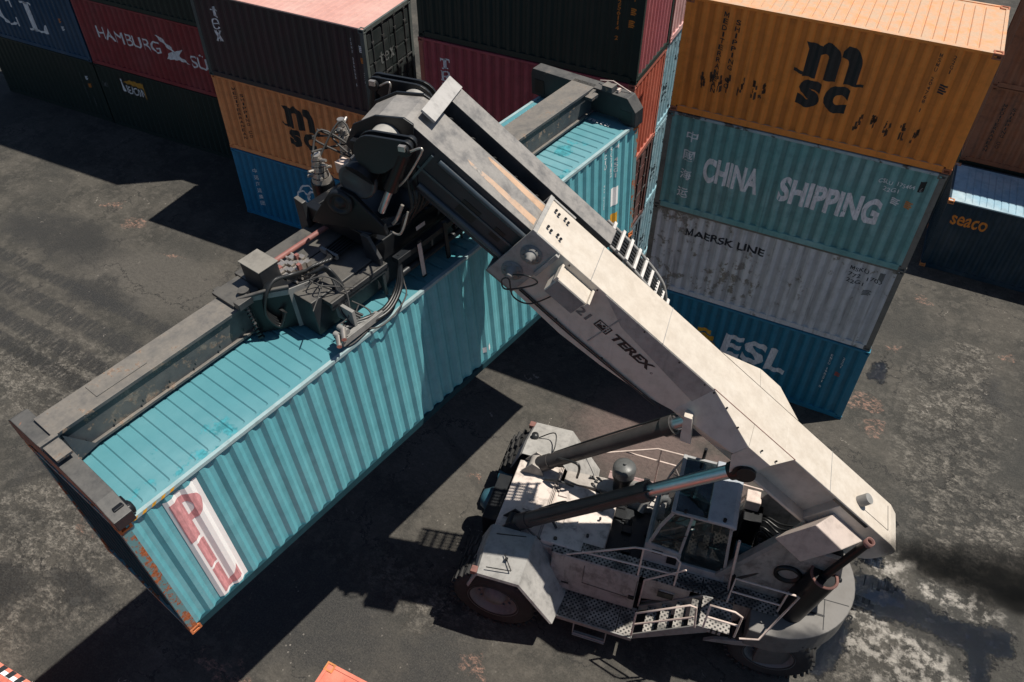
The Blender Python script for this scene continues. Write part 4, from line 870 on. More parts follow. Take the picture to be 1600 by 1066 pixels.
M().box(2.95, 3.35, .2, .58, 2.63, 2.70).box(3.05, 3.3, .25, .5, 2.70, 2.76).build("cloth", paper_p, cabo, .03)
M().box(3.35, 3.45, .48, .6, 2.66, 2.74).build("carton", orange_cast, cabo)
M().tube([(2.93, .74, 2.8), (3.3, .76, 3.1), (3.55, .76, 3.35)], .01, 6, smooth=False).build("wiper", black_p, cabo)
M().box(2.98, 3.2, .735, .755, 2.44, 2.55).box(3.3, 3.5, .735, .75, 2.2, 2.50).build("decal_plate", black_p, cabo)
m = M().tube([(4.50, .80, 3.72), (4.62, .86, 2.05)], .028, 8, smooth=False); m.build("grab_rail", rail_p, cabo)
M().tube([(4.62, .86, 2.62), (4.72, .92, 1.5)], .04, 8, smooth=False).build("grab_post", black_p, cabo)
M().cyl((3.42, .66, 3.97), (3.42, .66, 4.03), .035).cyl((4.15, .66, 4.0), (4.15, .66, 4.08), .035).cyl((3.55, -.74, 3.9), (3.55, -.74, 4.25), .035).build("lamp_stub", black_p, cabo)
m = M().box(4.55, 4.85, -.75, -.45, 3.05, 3.35); m.build("work_lamp", rail_p, rs, .02)
m = M().box(4.58, 4.95, -.7, -.2, 2.3, 3.05).box(4.6, 5.3, -.55, .45, 1.6, 2.2); m.build("hydraulic_tank", black_p, rs, .02)
M().cyl((4.55, .25, 2.65), (4.85, .25, 2.65), .14, seg=20).cyl((4.56, .25, 2.3), (4.8, .25, 2.3), .1).build("filter", teal_p, rs)
m = M()
for k in range(9): m.tube([(4.7 + .05 * k, -.55 + .1 * k, 2.2), (4.95, -.5 + .09 * k, 2.9 + .05 * (k % 3)), (5.35, -.35 + .08 * k, 3.0 - .05 * k), (5.7, -.2 + .05 * k, 3.3)], .022, 7)
m.tube([(4.6, .6, 2.3), (4.9, .62, 2.7), (5.3, .56, 3.1), (5.6, .5, 3.35)], .05, 8).tube([(4.6, .72, 2.2), (4.95, .7, 2.6), (5.35, .62, 3.05), (5.65, .55, 3.3)], .04, 8)
m.build("hydraulic_hose", hose_p, rs)
m = M().tube([(4.45, -1.1, 2.2), (4.75, -1.1, 2.85), (5.2, -1.05, 2.6)], .03, 6).tube([(4.5, -.95, 2.3), (4.8, -.95, 2.95), (5.25, -.9, 2.7)], .03, 6).box(4.75, 4.85, -1.0, -.8, 2.4, 2.9); m.build("pipework", rail_p, rs)

m = M(); rnd = random.Random(21)
for k in range(8):
    u = rnd.uniform(3.3, 4.9); m.tube([(u, .95 + rnd.uniform(-.1, .1), 2.06), (u + .25, 1.0 + rnd.uniform(-.15, .1), 2.09), (u + .5, .9 + rnd.uniform(-.15, .15), 2.06)], .016, 5)
m.build("deck_hose", hose_p, rs)
m = M()
for k in range(9):
    u, v_ = rnd.uniform(.75, 1.9), rnd.uniform(-.5, .9); m.cyl((u, v_, 2.06), (u, v_, 2.125), rnd.uniform(.015, .045), seg=10)
m.build("hood_fitting", dark_st, rs)
M().tube([(.3, .55, 2.12), (.5, .6, 2.3), (.75, .5, 2.25), (.95, .62, 2.12)], .03, 7).tube([(.2, .62, 2.15), (.42, .95, 2.3), (.7, .98, 2.1)], .022, 6).tube([(.35, -.5, 2.12), (.7, -.42, 2.32), (1.0, -.55, 2.1)], .028, 7).build("cylinder_hose", hose_p, rs)

# rear frame, counterweight, exhaust
m = M()
for sg in (1, -1):
    v0, v1 = sorted((sg * .62, sg * .72))
    M().prism([(4.25, 1.7), (4.30, 2.28), (5.18, 4.0), (5.45, 3.72), (5.85, 3.9), (6.35, 3.85), (6.45, 3.3), (6.15, 2.0), (6.1, 1.6)], 'y', v0, v1).build("pivot_tower", body_g, rs, .015)
for sg in (1, -1): M().prism([(4.28, 2.28), (5.16, 4.02), (5.24, 3.96), (4.38, 2.22)], 'y', *sorted((sg * .58, sg * .76))).build("tower_flange", grey_st, rs, .01)
M().cyl((6.2, -.60, 3.7), (6.2, .60, 3.7), .17, seg=24).build("boom_pin", dark_st, rs)
M().lathe((5.55, .74, 3.0), (0, 1, 0), [(-.02, .26), (.04, .26), (.05, .2), (-.05, .18), (-.05, 0)], 28).build("access_port", black_p, rs)
arc = [(5.45 + 1.62 * math.cos(a), 1.55 * math.sin(a)) for a in [R_(-90 + 180 * i / 24) for i in range(25)]]
m = M().prism([(5.1, -1.55)] + arc + [(5.1, 1.55)], 'z', 1.38, 2.0); m.build("counterweight", cw_p, rs, .03)
arc2 = [(5.45 + 1.5 * math.cos(a), 1.42 * math.sin(a)) for a in [R_(-90 + 180 * i / 24) for i in range(25)]]
M().prism(arc2, 'z', .55, 1.38).build("counterweight_skirt", paint("counterweight_dark", (.09, .088, .085), .6, .1, seed=68), rs, .03)
m = M().box(6.1, 6.5, .78, .82, 2.0, 2.012).box(5.5, 6.95, .42, .435, 2.0, 2.006).box(6.48, 6.495, .43, 1.1, 2.0, 2.006); m.build("panel_joint", black_p, rs)
M().box(6.12, 6.38, .30, .60, 2.0, 2.55).build("rear_lamp_box", grey_st, rs, .03)
M().lathe((6.75, -.1, 2.0), (0, 0, 1), [(0, .05), (.05, .04), (.06, 0)]).build("lifting_eye", black_p, rs)
m = M().cyl((5.84, .88, 2.0), (6.12, .84, 3.4), .27, .27, 28); m.build("muffler", black_p, rs)
M().lathe((6.12, .84, 3.4), (.28, -.04, 1.4), [(.0, .272), (.03, .278), (.03, .225), (.0, .225), (.0, .272)], 28).box(6.0, 6.1, .6, .7, 3.2, 3.35).build("muffler_clamp", pipe_p, rs)
M().cyl((6.12, .84, 3.4), (6.50, .80, 4.66), .078, .078, 18).build("exhaust_pipe", black_p, rs)
m = M().lathe((6.50, .80, 4.62), (.38, -.04, 1.26), [(.03, .083), (.15, .083), (.15, .066), (.03, .066)], 20); m.build("exhaust_tip", pipe_p, rs)
m = M().box(5.45, 5.75, 1.05, 1.25, 1.45, 1.95).prism([(4.4, .75), (4.6, .95), (5.9, 1.55), (5.85, 1.35), (5.0, .95)], 'y', 1.32, 1.40).box(5.05, 5.12, 1.0, 1.06, 1.2, 1.95); m.build("rear_bracket", grey_st, rs, .01)

# lift cylinders
for sg in (1, -1):
    p0 = Vector((.2, sg * .80, 2.28)); p1 = Vector((4.16, sg * .80, 5.86)); d = (p1 - p0).normalized(); pm = p0 + d * 3.35 if sg == 1 else p0 + d * 3.55
    o = M().cyl(p0, pm, .165, .165, 28).cyl(pm - d * .22, pm, .2, .2, 28).cyl(p0 - d * .05, p0 + d * .25, .18, .18, 28).build("lift_cylinder", barrel_p, rs)
    M().cyl(pm, p1 - d * .1, .125, .125, 28).build("cylinder_rod", chrome, o)
    M().cyl(p1 + Vector((0, -.16, 0)), p1 + Vector((0, .16, 0)), .2, .2, 24).cyl(p1 - d * .28, p1, .16, .19, 20).build("rod_eye", black_p, o)
    M().cyl(p0 + Vector((-.14, -.17, -.1)), p0 + Vector((-.14, .17, -.1)), .17, .17, 24).prism([(-.25, 2.05), (.02, 2.42), (.22, 2.3), (.3, 2.05)], 'y', p0.y - .19, p0.y - .15).prism([(-.25, 2.05), (.02, 2.42), (.22, 2.3), (.3, 2.05)], 'y', p0.y + .15, p0.y + .19).build("cylinder_foot", body_g if sg < 0 else dark_st, o, .01)
    M().tube([p0 + d * .3 + Vector((0, sg * .16, .1)), p0 + d * 1.6 + Vector((0, sg * .17, .14)), pm + Vector((0, sg * .14, .18))], .022, 6).tube([p0 + d * .5 + Vector((0, -sg * .1, .15)), p0 + d * .9 + Vector((.2, -sg * .3, .1)), p0 + d * .5 + Vector((.5, -sg * .3, -.1))], .03, 6).build("cylinder_pipe", hose_p, o)

# ------------------------------------------------------------------ boom
m = MBm()
def sec(a, hv, wt, wb): return [(a, -hv, wt), (a, hv, wt), (a, hv, wb), (a, -hv, wb)]
S_ = [sec(0, .45, 0, -1.19), sec(.5, .45, 0, -1.22), sec(1.6, .45, 0, -1.29), sec(2.5, .45, 0, -1.24), sec(3.4, .45, 0, -1.12), sec(3.95, .45, 0, -.96), sec(5.75, .45, 0, -.96)]
m.add([p for s_ in S_ for p in s_], [(4 * i + j, 4 * i + (j + 1) % 4, 4 * i + 4 + (j + 1) % 4, 4 * i + 4 + j) for i in range(len(S_) - 1) for j in range(4)] + [(24, 25, 26, 27)])
m.box(5.74, 7.95, -.45, .45, -.05, 0).box(5.74, 7.4, -.26, .26, -.90, -.04).box(5.74, 7.4, -.50, .50, -.95, -.89)
m.add([(5.6, s * .45, -.945) for s in (1, -1)] + [(6.1, s * .28, -.895) for s in (1, -1)] + [(5.6, s * .45, -.06) for s in (1, -1)] + [(6.1, s * .28, -.06) for s in (1, -1)], [(0, 2, 6, 4), (1, 5, 7, 3)])
S_ = [sec(7.32, .44, -.045, -.93), sec(7.9, .44, -.045, -.93), sec(7.94, .45, 0, -.93), sec(8.60, .45, 0, -.88), sec(8.82, .42, -.06, -.66), sec(8.92, .38, -.2, -.48)]
m.add([p for s_ in S_ for p in s_], [(4 * i + j, 4 * i + (j + 1) % 4, 4 * i + 4 + (j + 1) % 4, 4 * i + 4 + j) for i in range(len(S_) - 1) for j in range(4)] + [(20, 21, 22, 23), (3, 2, 1, 0)])
boom = m.build("boom", cream, rs, .012)
m = MBm()
for sg in (1, -1):   # the wings that carry the lift cylinders
    y = lambda q: sg * q
    m.add([(3.96, y(.45), .004), (4.95, y(.93), -.05), (4.95, y(.45), .004), (3.96, y(.45), -.93), (4.95, y(.93), -.38), (4.95, y(.45), -.95)], [(0, 1, 2), (3, 5, 4), (0, 3, 4, 1), (1, 4, 5, 2)])
    m.add([(4.95, y(.45), .004), (4.95, y(.93), -.05), (5.48, y(.93), -.05), (5.97, y(.45), .004), (4.95, y(.45), -.06), (4.95, y(.93), -.11), (5.48, y(.93), -.11), (5.97, y(.45), -.06)], [(0, 1, 2, 3), (4, 7, 6, 5), (1, 5, 6, 2), (2, 6, 7, 3)])
    m.add([(4.95, y(.93), -.1), (5.48, y(.93), -.1), (5.5, y(.93), -.72), (5.3, y(.93), -.78), (4.95, y(.93), -.42), (4.95, y(.89), -.1), (5.48, y(.89), -.1), (5.5, y(.89), -.72), (5.3, y(.89), -.78), (4.95, y(.89), -.42)], [(0, 1, 2, 3, 4), (9, 8, 7, 6, 5), (0, 5, 6, 1), (1, 6, 7, 2), (2, 7, 8, 3), (3, 8, 9, 4)])
m.build("cylinder_wing", cream, boom, .008)
m = MBm()
for sg in (1, -1):
    m.cyl((5.42, sg * .62, -.5), (5.42, sg * .99, -.5), .16, seg=24)
m.build("wing_pin", dark_st, boom)
m = MBm()   # seam where the wings fold down, stiffener plate, mouth collar, base box
m.box(3.96, 5.98, .444, .456, .004, .012).build("wing_seam", pipe_p, boom)
m = MBm().add([(1.5, .458, -.02), (2.1, .458, -.30), (5.0, .458, -.62), (5.9, .458, -.30), (5.95, .458, -.02), (1.5, .45, -.02), (2.1, .45, -.30), (5.0, .45, -.62), (5.9, .45, -.30), (5.95, .45, -.02)], [(0, 1, 2, 3, 4)] + [(i, (i + 1) % 5, 5 + (i + 1) % 5, 5 + i) for i in range(5)]); m.build("stiffener_plate", fender_p, boom)
m = MBm().box(-.06, .50, .45, .49, -1.24, .02).box(-.06, .02, -.49, .49, 0, .03).box(-.06, .5, -.49, .49, -1.24, -1.19).box(-.06, .50, -.49, -.45, -1.24, .02).box(.46, .53, .45, .54, -.6, -.02); m.build("boom_collar", fender_p, boom, .01)
for w_ in (-.36, -.86):
    o = MBm().lathe((.22, .49, w_), (0, 1, 0), [(0, .18), (.02, .18), (.02, .09), (.08, .09), (.10, .055), (.17, .05), (.17, 0)], 30)
    for k in range(8): o.cyl((.22 + .135 * math.cos(k * .785), .50, w_ + .135 * math.sin(k * .785)), (.22 + .135 * math.cos(k * .785), .53, w_ + .135 * math.sin(k * .785)), .014, seg=6)
    o.build("wear_pad_plug", grey_st, boom)
m = MBm()
for a in (.13, .33):
    for v_ in (-.24, .20):
        for k in (0, 1): m.cyl((a + .07 * k, v_ + .03 * k, .03), (a + .07 * k, v_ + .03 * k, .055), .026, seg=6)
m.build("bolt_head", black_p, boom)
m = MBm().tube([(.25, .62, -.8), (.4, .7, -.55), (.6, .62, -.6), (.55, .56, -.9), (.35, .62, -1.15), (.2, .62, -1.05), (.25, .66, -.9), (.55, .58, -1.2), (.85, .53, -1.1), (1.0, .5, -.5)], .014, 6); m.build("cable", hose_p, boom)
m = MBm().box(.70, 1.30, .46, .78, -.50, -.14); bx = m.build("control_box", cream, rs, .015)
MBm().box(.72, 1.28, .782, .79, -.49, -.16).build("box_door", grey_st, bx); MBm().box(.66, .70, .46, .8, -.20, -.10).box(1.30, 1.34, .46, .8, -.20, -.10).build("box_bracket", cream, bx)
bbp = paint("boom_base_paint", (.50, .42, .375), .55, .12, rustc=(.5, .14, .08), dirt=.3, dirtc=(.15, .12, .11), seed=69)
for s in (1,): MBm().prism([(7.0, s * 1.0), (7.7, s * 1.05), (8.42, s * .34), (7.66, s * .18)], 'z', -1.2, -.32).build("boom_base_box", bbp, boom, .02)
MBm().cyl((7.70, .12, 0), (7.70, .12, .20), .105, .10, 22).build("lifting_boss", grey_st, boom)
m = MBm().box(7.85, 8.5, .20, .207, .0, .006).box(8.5, 8.507, -.35, .207, .0, .006).box(7.1, 8.0, .452, .458, -.10, -.04); m.build("weld_seam", dark_st, boom)
m = MBm().prism([(4.02, -.68), (4.15, -.61), (4.61, -1.08), (4.43, -1.17)], "y", .52, .68); m.build("stop_bracket", cream, boom, .01)
m = MBm()
for a in (1.15, 2.75): m.box(a, a + .012, -.45, .45, .0, .005)
m.box(6.9, 6.912, -.45, .45, .0, .005).build("weld_bead", fender_p, boom)
m = MBm()
for a in (.75, 1.35, 2.4, 3.2, 3.8):
    for w_ in (-.06, -1.08): m.cyl((a, .45, w_), (a, .465, w_), .016, seg=6)
for a, v_ in ((3.98, .52), (4.6, .8), (5.55, .8), (5.2, .84), (4.3, .60)): m.cyl((a, v_, -.02), (a, v_, .015), .016, seg=6)
m.build("bolt_head", black_p, boom)
m = MBm()
for k in range(2): m.tube([(.55, .47, -1.10 + .04 * k), (1.6, .475, -1.13 + .04 * k), (2.6, .475, -1.12 + .04 * k), (3.7, .48, -1.10 + .04 * k)], .014, 6)
m.build("hose_run", hose_p, boom)
MBm().box(1.98, 2.0, .455, .462, -1.0, -.2).build("panel_joint", fender_p, boom)
def on_boom(S, nm, mat, proud=.006):
    """lettering on the boom's left flank: x runs back along the boom, z up its side"""
    mp = Matrix(((DX, 0, NX, .23), (0, 1, 0, 0), (DZ, 0, NZ, 9.64), (0, 0, 0, 1)))
    return S.lay(nm, mat, boom, lambda x: -.45, [], mp=mp, proud=proud)
on_boom(Sign().text("21", 1.40, -.68, .26, .17, .03), "number", grey_i)
on_boom(Sign().text("TEREX", 2.13, -.635, .90, .17, .045, shear=.25).polys(ringp(3.12, -.625, .022, (.014, .014), 0, 360)), "lettering", black_i)
lg = lambda *P: [(1.79 + a * .9, -.64 + b * .48) for a, b in P]
on_boom(Sign().polys([lg((0, 0), (.32, 0), (.32, .04), (0, .04)), lg((0, .32), (.32, .32), (.32, .36), (0, .36)), lg((0, .04), (.03, .04), (.03, .32), (0, .32)), lg((.29, .04), (.32, .04), (.32, .32), (.29, .32)),
    lg((.05, .06), (.27, .06), (.27, .16), (.21, .22), (.16, .14), (.11, .22), (.05, .16)), lg((.16, .18), (.2, .24), (.16, .30), (.12, .24)), lg((.05, .30), (.09, .24), (.05, .2)), lg((.27, .30), (.23, .24), (.27, .2))]), "emblem", black_i)

# inner boom with its head
m = MBm(); m.box(-2.42, .3, -.37, .37, -1.02, -.10); ib = m.build("inner_boom", inner_p, rs, .012)
m = MBm()
for w_ in (-.27, -.88): m.cyl((-1.75, .375, w_), (-.02, .375, w_), .055, seg=12)
m.box(-1.9, -1.86, .37, .42, -.95, -.25).box(-1.95, -.05, .37, .385, -.62, -.58); m.build("slide_rail", paint("slide_rail_blue", (.03, .045, .06), .3, 0, dirt=.3, spec=.6, seed=70), ib)
MBm().box(-1.1, -.75, .371, .376, -.78, -.5).box(-.45, -.25, .371, .376, -.72, -.5).build("opening", black_p, ib)
m = MBm()
for v_, a0, a1, w0 in ((.10, -1.45, -.05, 0), (-.30, -1.25, -.02, 0)):
    P = [(a0, v_, -.098), (a0 + .1, v_ + .06, -.098), (a1, v_ + .14, -.098), (a1, v_ - .02, -.098), (a0 + .5, v_ - .03, -.098)]
    m.add(P, [tuple(range(5))])
m.build("worn_strip", paint("worn_orange_primer", (.50, .33, .22), .7, .1, dirt=.3, fade=.8, fadec=(.36, .30, .26), peel=.5, peelc=(.34, .32, .30), seed=71), ib)
hp_ = [(-1.9, -.10), (-2.42, -.095), (-2.52, -.12), (-2.84, -.42), (-3.0, -.8), (-2.92, -1.15), (-2.4, -1.25), (-1.8, -1.02)]
m = MBm().prism(hp_, 'y', -.36, .36); m.tf = B; hd = m.build("boom_head", inner_p, rs, .01)
big = [(-2.38, -.06), (-2.54, -.085), (-2.88, -.40), (-3.05, -.8), (-2.96, -1.2), (-2.4, -1.3), (-1.75, -1.05), (-1.7, -.95)]
m = MBm().prism(big, 'y', .36, .40).prism(big, 'y', -.40, -.36); m.build("head_plate", dark_st, hd, .006)
HU, HZ = -2.12, 10.76
M().cyl((HU, -.78, HZ), (HU, .78, HZ), .24, .24, 30).build("head_tube", paint("head_tube_grey", (.34, .33, .31), .5, .05, dirt=.4, seed=72), hd)
for v_ in (.74, .88): M().prism(hull2((HU, HZ), .31, (HU + .52, HZ + .20), .12), 'y', v_ - .022, v_ + .022).build("gooseneck_plate", dark_st, hd, .006)
for v_ in (-.74, -.88): M().prism(hull2((HU, HZ), .31, (HU - .70, HZ + .20), .12), 'y', v_ - .022, v_ + .022).build("gooseneck_plate", dark_st, hd, .006)
for tip, foot in (((HU + .52, .81, HZ + .2), (HU - .02, .81, 9.72)), ((HU - .70, -.81, HZ + .20), (HU - .95, -.81, 9.55))):
    a_, b_ = Vector(tip), Vector(foot); d = (b_ - a_).normalized()
    o = M().cyl(a_ + d * .05, a_ + d * .85, .105, .115, 22).cyl((tip[0], tip[1] - .17, tip[2]), (tip[0], tip[1] + .17, tip[2]), .085, seg=18).build("tilt_damper", black_p, rs)
    M().cyl(a_ + d * .8, b_, .06, .06, 16).build("damper_rod", chrome, o)
    M().tube([a_ + Vector((.1, .12, 0)), a_ + Vector((.3, .15, .08)), a_ + d * .5 + Vector((.2, .1, 0)), a_ + d * .8 + Vector((.1, 0, 0))], .018, 6).box(tip[0] - .05, tip[0] + .05, tip[1] + .14, tip[1] + .2, tip[2] + .02, tip[2] + .1).build("grease_hose", brass_p, o)
# rotator: torque drum, pivot cheeks, slew ring
m = M().cyl((HU - .34, -.80, 10.22), (HU - .34, .80, 10.22), .28, .28, 34).box(HU - .55, HU + .1, -.55, .55, 9.9, 10.7).cyl((HU - .2, .5, 10.5), (HU - .3, .86, 10.3), .2, .26, 24)
rot = m.build("rotator", black_p, rs, .01)
M().lathe((HU - .34, .80, 10.22), (0, 1, 0), [(0, .31), (.06, .31), (.09, .27), (.07, .25), (.07, 0)], 34).box(HU - .48, HU - .22, .62, .74, 10.49, 10.52).build("drum_cap", paint("drum_cap", (.045, .047, .052), .4, 0, dirt=.2, spec=.6, seed=73), rot)
for v_ in (.93, -.93):
    M().prism([(-3.32, 9.36), (-3.25, 9.5), (-2.90, 10.02), (-2.73, 10.1), (-2.52, 10.02), (-2.05, 9.55), (-2.0, 9.38)], 'y', v_ - .05, v_ + .05).build("pivot_cheek", black_p, rot, .02)
for sg in (1, -1): M().lathe((-2.73, sg * .98, 9.87), (0, sg, 0), [(0, .21), (.06, .21), (.06, .15), (.03, .14), (.03, .09), (.07, .08), (.07, 0)], 30).build("pivot_bearing", dark_st, rot)
m = M().lathe((-2.68, 0, 9.02), (0, 0, 1), [(0, .70), (.05, .74), (.22, .78), (.24, .72), (.33, .72), (.36, .66), (.36, 0)], 48); m.build("slew_ring", black_p, rot)
m = M()
for k in range(7): m.tube([(-2.2 + .06 * k, -.5 + .16 * k, 10.2), (-1.75, -.35 + .15 * k, 10.0 - .05 * k), (-1.65 - .04 * k, -.25 + .14 * k, 9.5), (-1.95, -.1 + .12 * k, 9.2)], .028, 7)
for k in range(4): m.lathe((-2.68, 0, 9.12 + .05 * k), (0, 0, 1), [(-.02, .76 + .01 * k), (0, .785 + .01 * k), (.02, .76 + .01 * k)], 48)
m.build("slew_hose", hose_p, rot)
m = M().tube([(-1.95, .84, 9.55), (-1.85, .9, 9.7), (-1.75, .86, 9.95)], .03, 6).tube([(-2.0, .86, 9.4), (-1.8, .92, 9.45), (-1.7, .8, 9.8)], .02, 6); m.build("slew_pipe", brass_p, rot)

# energy-chain beam beside the boom
m = MBm().box(-2.40, 1.26, -1.02, -.60, -.42, 0.0); bmx = m.build("hose_beam", inner_p, rs, .012)
MBm().box(-2.42, -2.16, -.99, .13, .004, .05).build("cover_plate", paint("cover_grey", (.40, .385, .37), .5, .02, dirt=.3, seed=75), ib, .006)
m = MBm()
for k in range(14): m.tube([(-2.1 + .15 * k, -.36, -.3), (-2.02 + .15 * k, -.48, -.2 - .1 * (k % 3)), (-1.95 + .15 * k, -.6, -.25)], .02, 5)
m.build("boom_hose", hose_p, ib)
m = MBm()
for k in range(9):
    a = 1.26 + .222 * k; w_ = -.24 - .012 * k * k * .6
    m.box(a, a + .055, -1.47, -.90, w_, w_ + .05)
m.build("chain_link", paint("chain_pale", (.62, .59, .56), .5, .08, dirt=.3, seed=76), boom)
m = MBm()
for k in range(6): m.tube([(1.15, -.97 - .085 * k, -.30), (1.9, -.96 - .085 * k, -.33), (2.7, -.95 - .08 * k, -.50), (3.15, -.93 - .06 * k, -.85), (3.0, -.9 - .06 * k, -1.1)], .026, 7)
m.build("chain_hose", hose_p, boom)
m = MBm()
for v_ in (-.92, -1.43): m.tube([(1.15, v_, -.26), (1.9, v_, -.29), (2.7, v_, -.45), (3.15, v_, -.8)], .03, 6)
m.build("chain_rail", grey_st, boom)
MBm().box(1.1, 3.3, -.9, -.45, -.62, -.56).build("chain_tray", dark_st, boom)

# ------------------------------------------------------------------ exhaust smoke
ex = RS @ Vector((6.56, -.79, 4.85))
def smoke():
    m = bpy.data.materials.new("smoke"); m.use_nodes = True; nt = m.node_tree; nt.nodes.clear()
    o = nt.nodes.new("ShaderNodeOutputMaterial"); P = N(nt, "ShaderNodeTexCoord").outputs['Object']
    sx, sy, sz = N(nt, "ShaderNodeSeparateXYZ", Vector=P).outputs
    rad = mth(nt, 'MULTIPLY_ADD', mth(nt, 'POWER', mth(nt, 'MAXIMUM', sx, 0), .6), .30, .10)
    n1 = noi(nt, mapv(nt, P, scale=(.7, 1, 1)), 1.9, 7, .66); n3 = noi(nt, mapv(nt, P, (4, 4, 4)), .7, 3, .5)
    d = N(nt, "ShaderNodeVectorMath", a_operation='LENGTH', i0=N(nt, "ShaderNodeCombineXYZ", Y=mth(nt, 'ADD', sy, mth(nt, 'MULTIPLY', mth(nt, 'SUBTRACT', n3, .5), mth(nt, 'MULTIPLY', sx, .35))), Z=sz).outputs[0]).outputs[1]
    f = step(nt, mth(nt, 'ADD', mth(nt, 'DIVIDE', d, rad), mth(nt, 'MULTIPLY_ADD', n1, -3.2, 1.55)), 1.15, .1)
    den = mth(nt, 'MULTIPLY', f, step(nt, sx, 0, .25)); den = mth(nt, 'MULTIPLY', den, step(nt, sx, 5.6, 1.5, .35, 1.0))
    v = N(nt, "ShaderNodeVolumePrincipled", Color=(.03, .032, .034, 1), Density=mth(nt, 'MULTIPLY', den, 4.2), Anisotropy=.2)
    v.inputs['Absorption Color'].default_value = (0.02, 0.02, 0.02, 1)
    nt.links.new(v.outputs[0], o.inputs['Volume']); return m
s_ = MB().add([(0, -.25, -.25), (0, .25, -.25), (0, .25, .25), (0, -.25, .25), (6, -1.5, -1.1), (6, 1.5, -1.1), (6, 1.5, 1.1), (6, -1.5, 1.1)], [(0, 1, 2, 3), (4, 7, 6, 5), (0, 4, 5, 1), (1, 5, 6, 2), (2, 6, 7, 3), (3, 7, 4, 0)]).build("exhaust_smoke", smoke())
s_.matrix_world = Matrix.Translation(ex) @ Matrix.Rotation(R_(3), 4, 'Z'); s_['kind'] = 'stuff'

# ------------------------------------------------------------------ spreader (container frame: x along, y across, z up from its roof)
sp = empty("spreader", HC, "black telescopic spreader with dusty twin beams gripping the teal container's roof", "spreader")
def beam(nm, x0, x1, y0, y1):
    m = MB(); m.box(x0, x1, y0 + .05, y1 - .05, .1, .56).box(x0, x1, y0, y1, .56, .62).box(x0, x1, y0, y1, .05, .10)
    return m.build(nm, arm_p, sp, .006)
bn = beam("telescopic_arm", .2, 5.2, 1.46, 1.98); bf = beam("telescopic_arm", 7.2, 12.05, .96, 1.52)
MB().box(.95, 1.75, 1.62, 1.92, .62, .632).build("wear_plate", arm_p, bn)
m = MB()
for k in range(7): m.box(.5 + k * .45, .52 + k * .45, 1.463, 1.475, .2, .24)
m.build("bolt", dark_st, bn)
def endbeam(x0, x1):
    out = [(-.06, .02), (-.06, .20), (.12, .26), (.25, .38), (1.0, .50), (1.42, .58), (2.3, .56), (2.52, .40), (2.52, .02), (2.3, .02), (2.05, .20), (.4, .20), (.12, .02)]
    return MB().prism(out, 'x', x0, x1).build("end_beam", end_p, sp, .012)
def endbeam_far(x0, x1):
    out = [(-.07, .0), (-.07, .34), (.14, .60), (.95, .62), (2.55, .62), (2.6, .5), (2.6, .02), (2.2, .02), (2.1, .1), (.35, .1), (.2, .0)]
    return MB().prism(out, 'x', x0, x1).build("end_beam", end_p, sp, .012)
e0 = endbeam(.0, .26); e1 = endbeam_far(11.92, 12.22)
MB().box(.0, .26, 1.38, 1.46, .55, .66).box(.02, .24, 1.0, 1.36, .60, .64).build("arm_gusset", arm_p, e0)
MB().add([(.30, 1.44, .56), (.30, 1.48, .05), (.62, 1.46, .05), (.30, 1.40, .05)], [(0, 1, 2), (0, 2, 3), (0, 3, 1), (1, 3, 2)]).build("rib", arm_p, e0)
for eb, x in ((e0, .11), (e1, L40 - .11)):
    for y in (.10, CW_ - .10):
        o = MB().box(x - .05, x + .19, y - .10 + .05 * (1 if y < 1 else -1), y + .13 + .05 * (1 if y < 1 else -1), .01, .20).box(x - .02, x + .13, y - .05, y + .1, .2, .26).cyl((x, y, -.09), (x, y, .05), .042, seg=14).build("twistlock", black_p, sp, .015)
        MB().lathe((x + .2, y, .10), (1, 0, 0), [(-.06, .1), (.0, .1), (.02, .06)], 16).build("lock_motor", black_p, o)
MB().add([(12.1, .98, .62), (12.1, .88, .62), (12.22, .80, .06), (12.22, .98, .06), (11.75, .98, .56), (11.75, .90, .56)], [(0, 1, 2, 3), (0, 4, 5, 1), (1, 5, 2), (0, 3, 4), (2, 5, 4, 3)]).box(11.9, 12.1, .50, .74, .62, .74).box(11.6, 11.85, .78, .95, .50, .56).build("hinge_bracket", arm_p, e1)
MB().tube([(12.15, .95, .68), (12.1, .6, .78), (12.15, .2, .62)], .012, 5, smooth=False).box(12.0, 12.1, .4, .45, .62, .68).build("conduit", rail_p, e1)
MB().box(11.915, 11.925, .02, .30, .08, .32).box(11.91, 11.925, 2.25, 2.5, .1, .4).build("sensor_recess", black_p, e1)

# main frame: two tubes side by side
m = MB().box(3.72, 8.5, 1.44, 2.16, .04, .70).box(3.95, 8.75, .56, 1.42, .04, .70); fr0 = m.build("main_frame", frame_p, sp, .015)
MB().box(4.15, 5.35, .34, .56, .58, .66).box(4.15, 5.35, .36, .40, .50, .66).build("side_ledge", frame_p, fr0, .008); MB().box(6.9, 8.3, .34, .56, .58, .66).build("side_ledge", frame_p, fr0, .008)
m = MB().prism([(3.42, 1.40), (3.90, 1.02), (4.22, .90), (4.22, 1.40)], 'z', .03, .76); m.build("arm_guide", black_p, fr0, .015)
MB().prism([(3.90, 1.018), (4.22, .898), (4.22, .882), (3.89, 1.0)], 'z', .03, .80).prism([(3.40, 1.40), (3.89, 1.0), (3.90, 1.03), (3.43, 1.42)], 'z', .70, .80).build("guide_cheek", grey_st, fr0, .005)
MB().tube([(3.3, 1.46, .80), (3.62, 1.20, .86), (3.92, 1.0, .84)], .035, 8, smooth=False).box(3.2, 3.45, 1.3, 1.44, .7, .82).build("guide_lever", frame_p, fr0, .01)
bx = MB().box(3.70, 4.06, 1.34, 1.82, .70, 1.08).build("junction_box", frame_p, sp, .02)
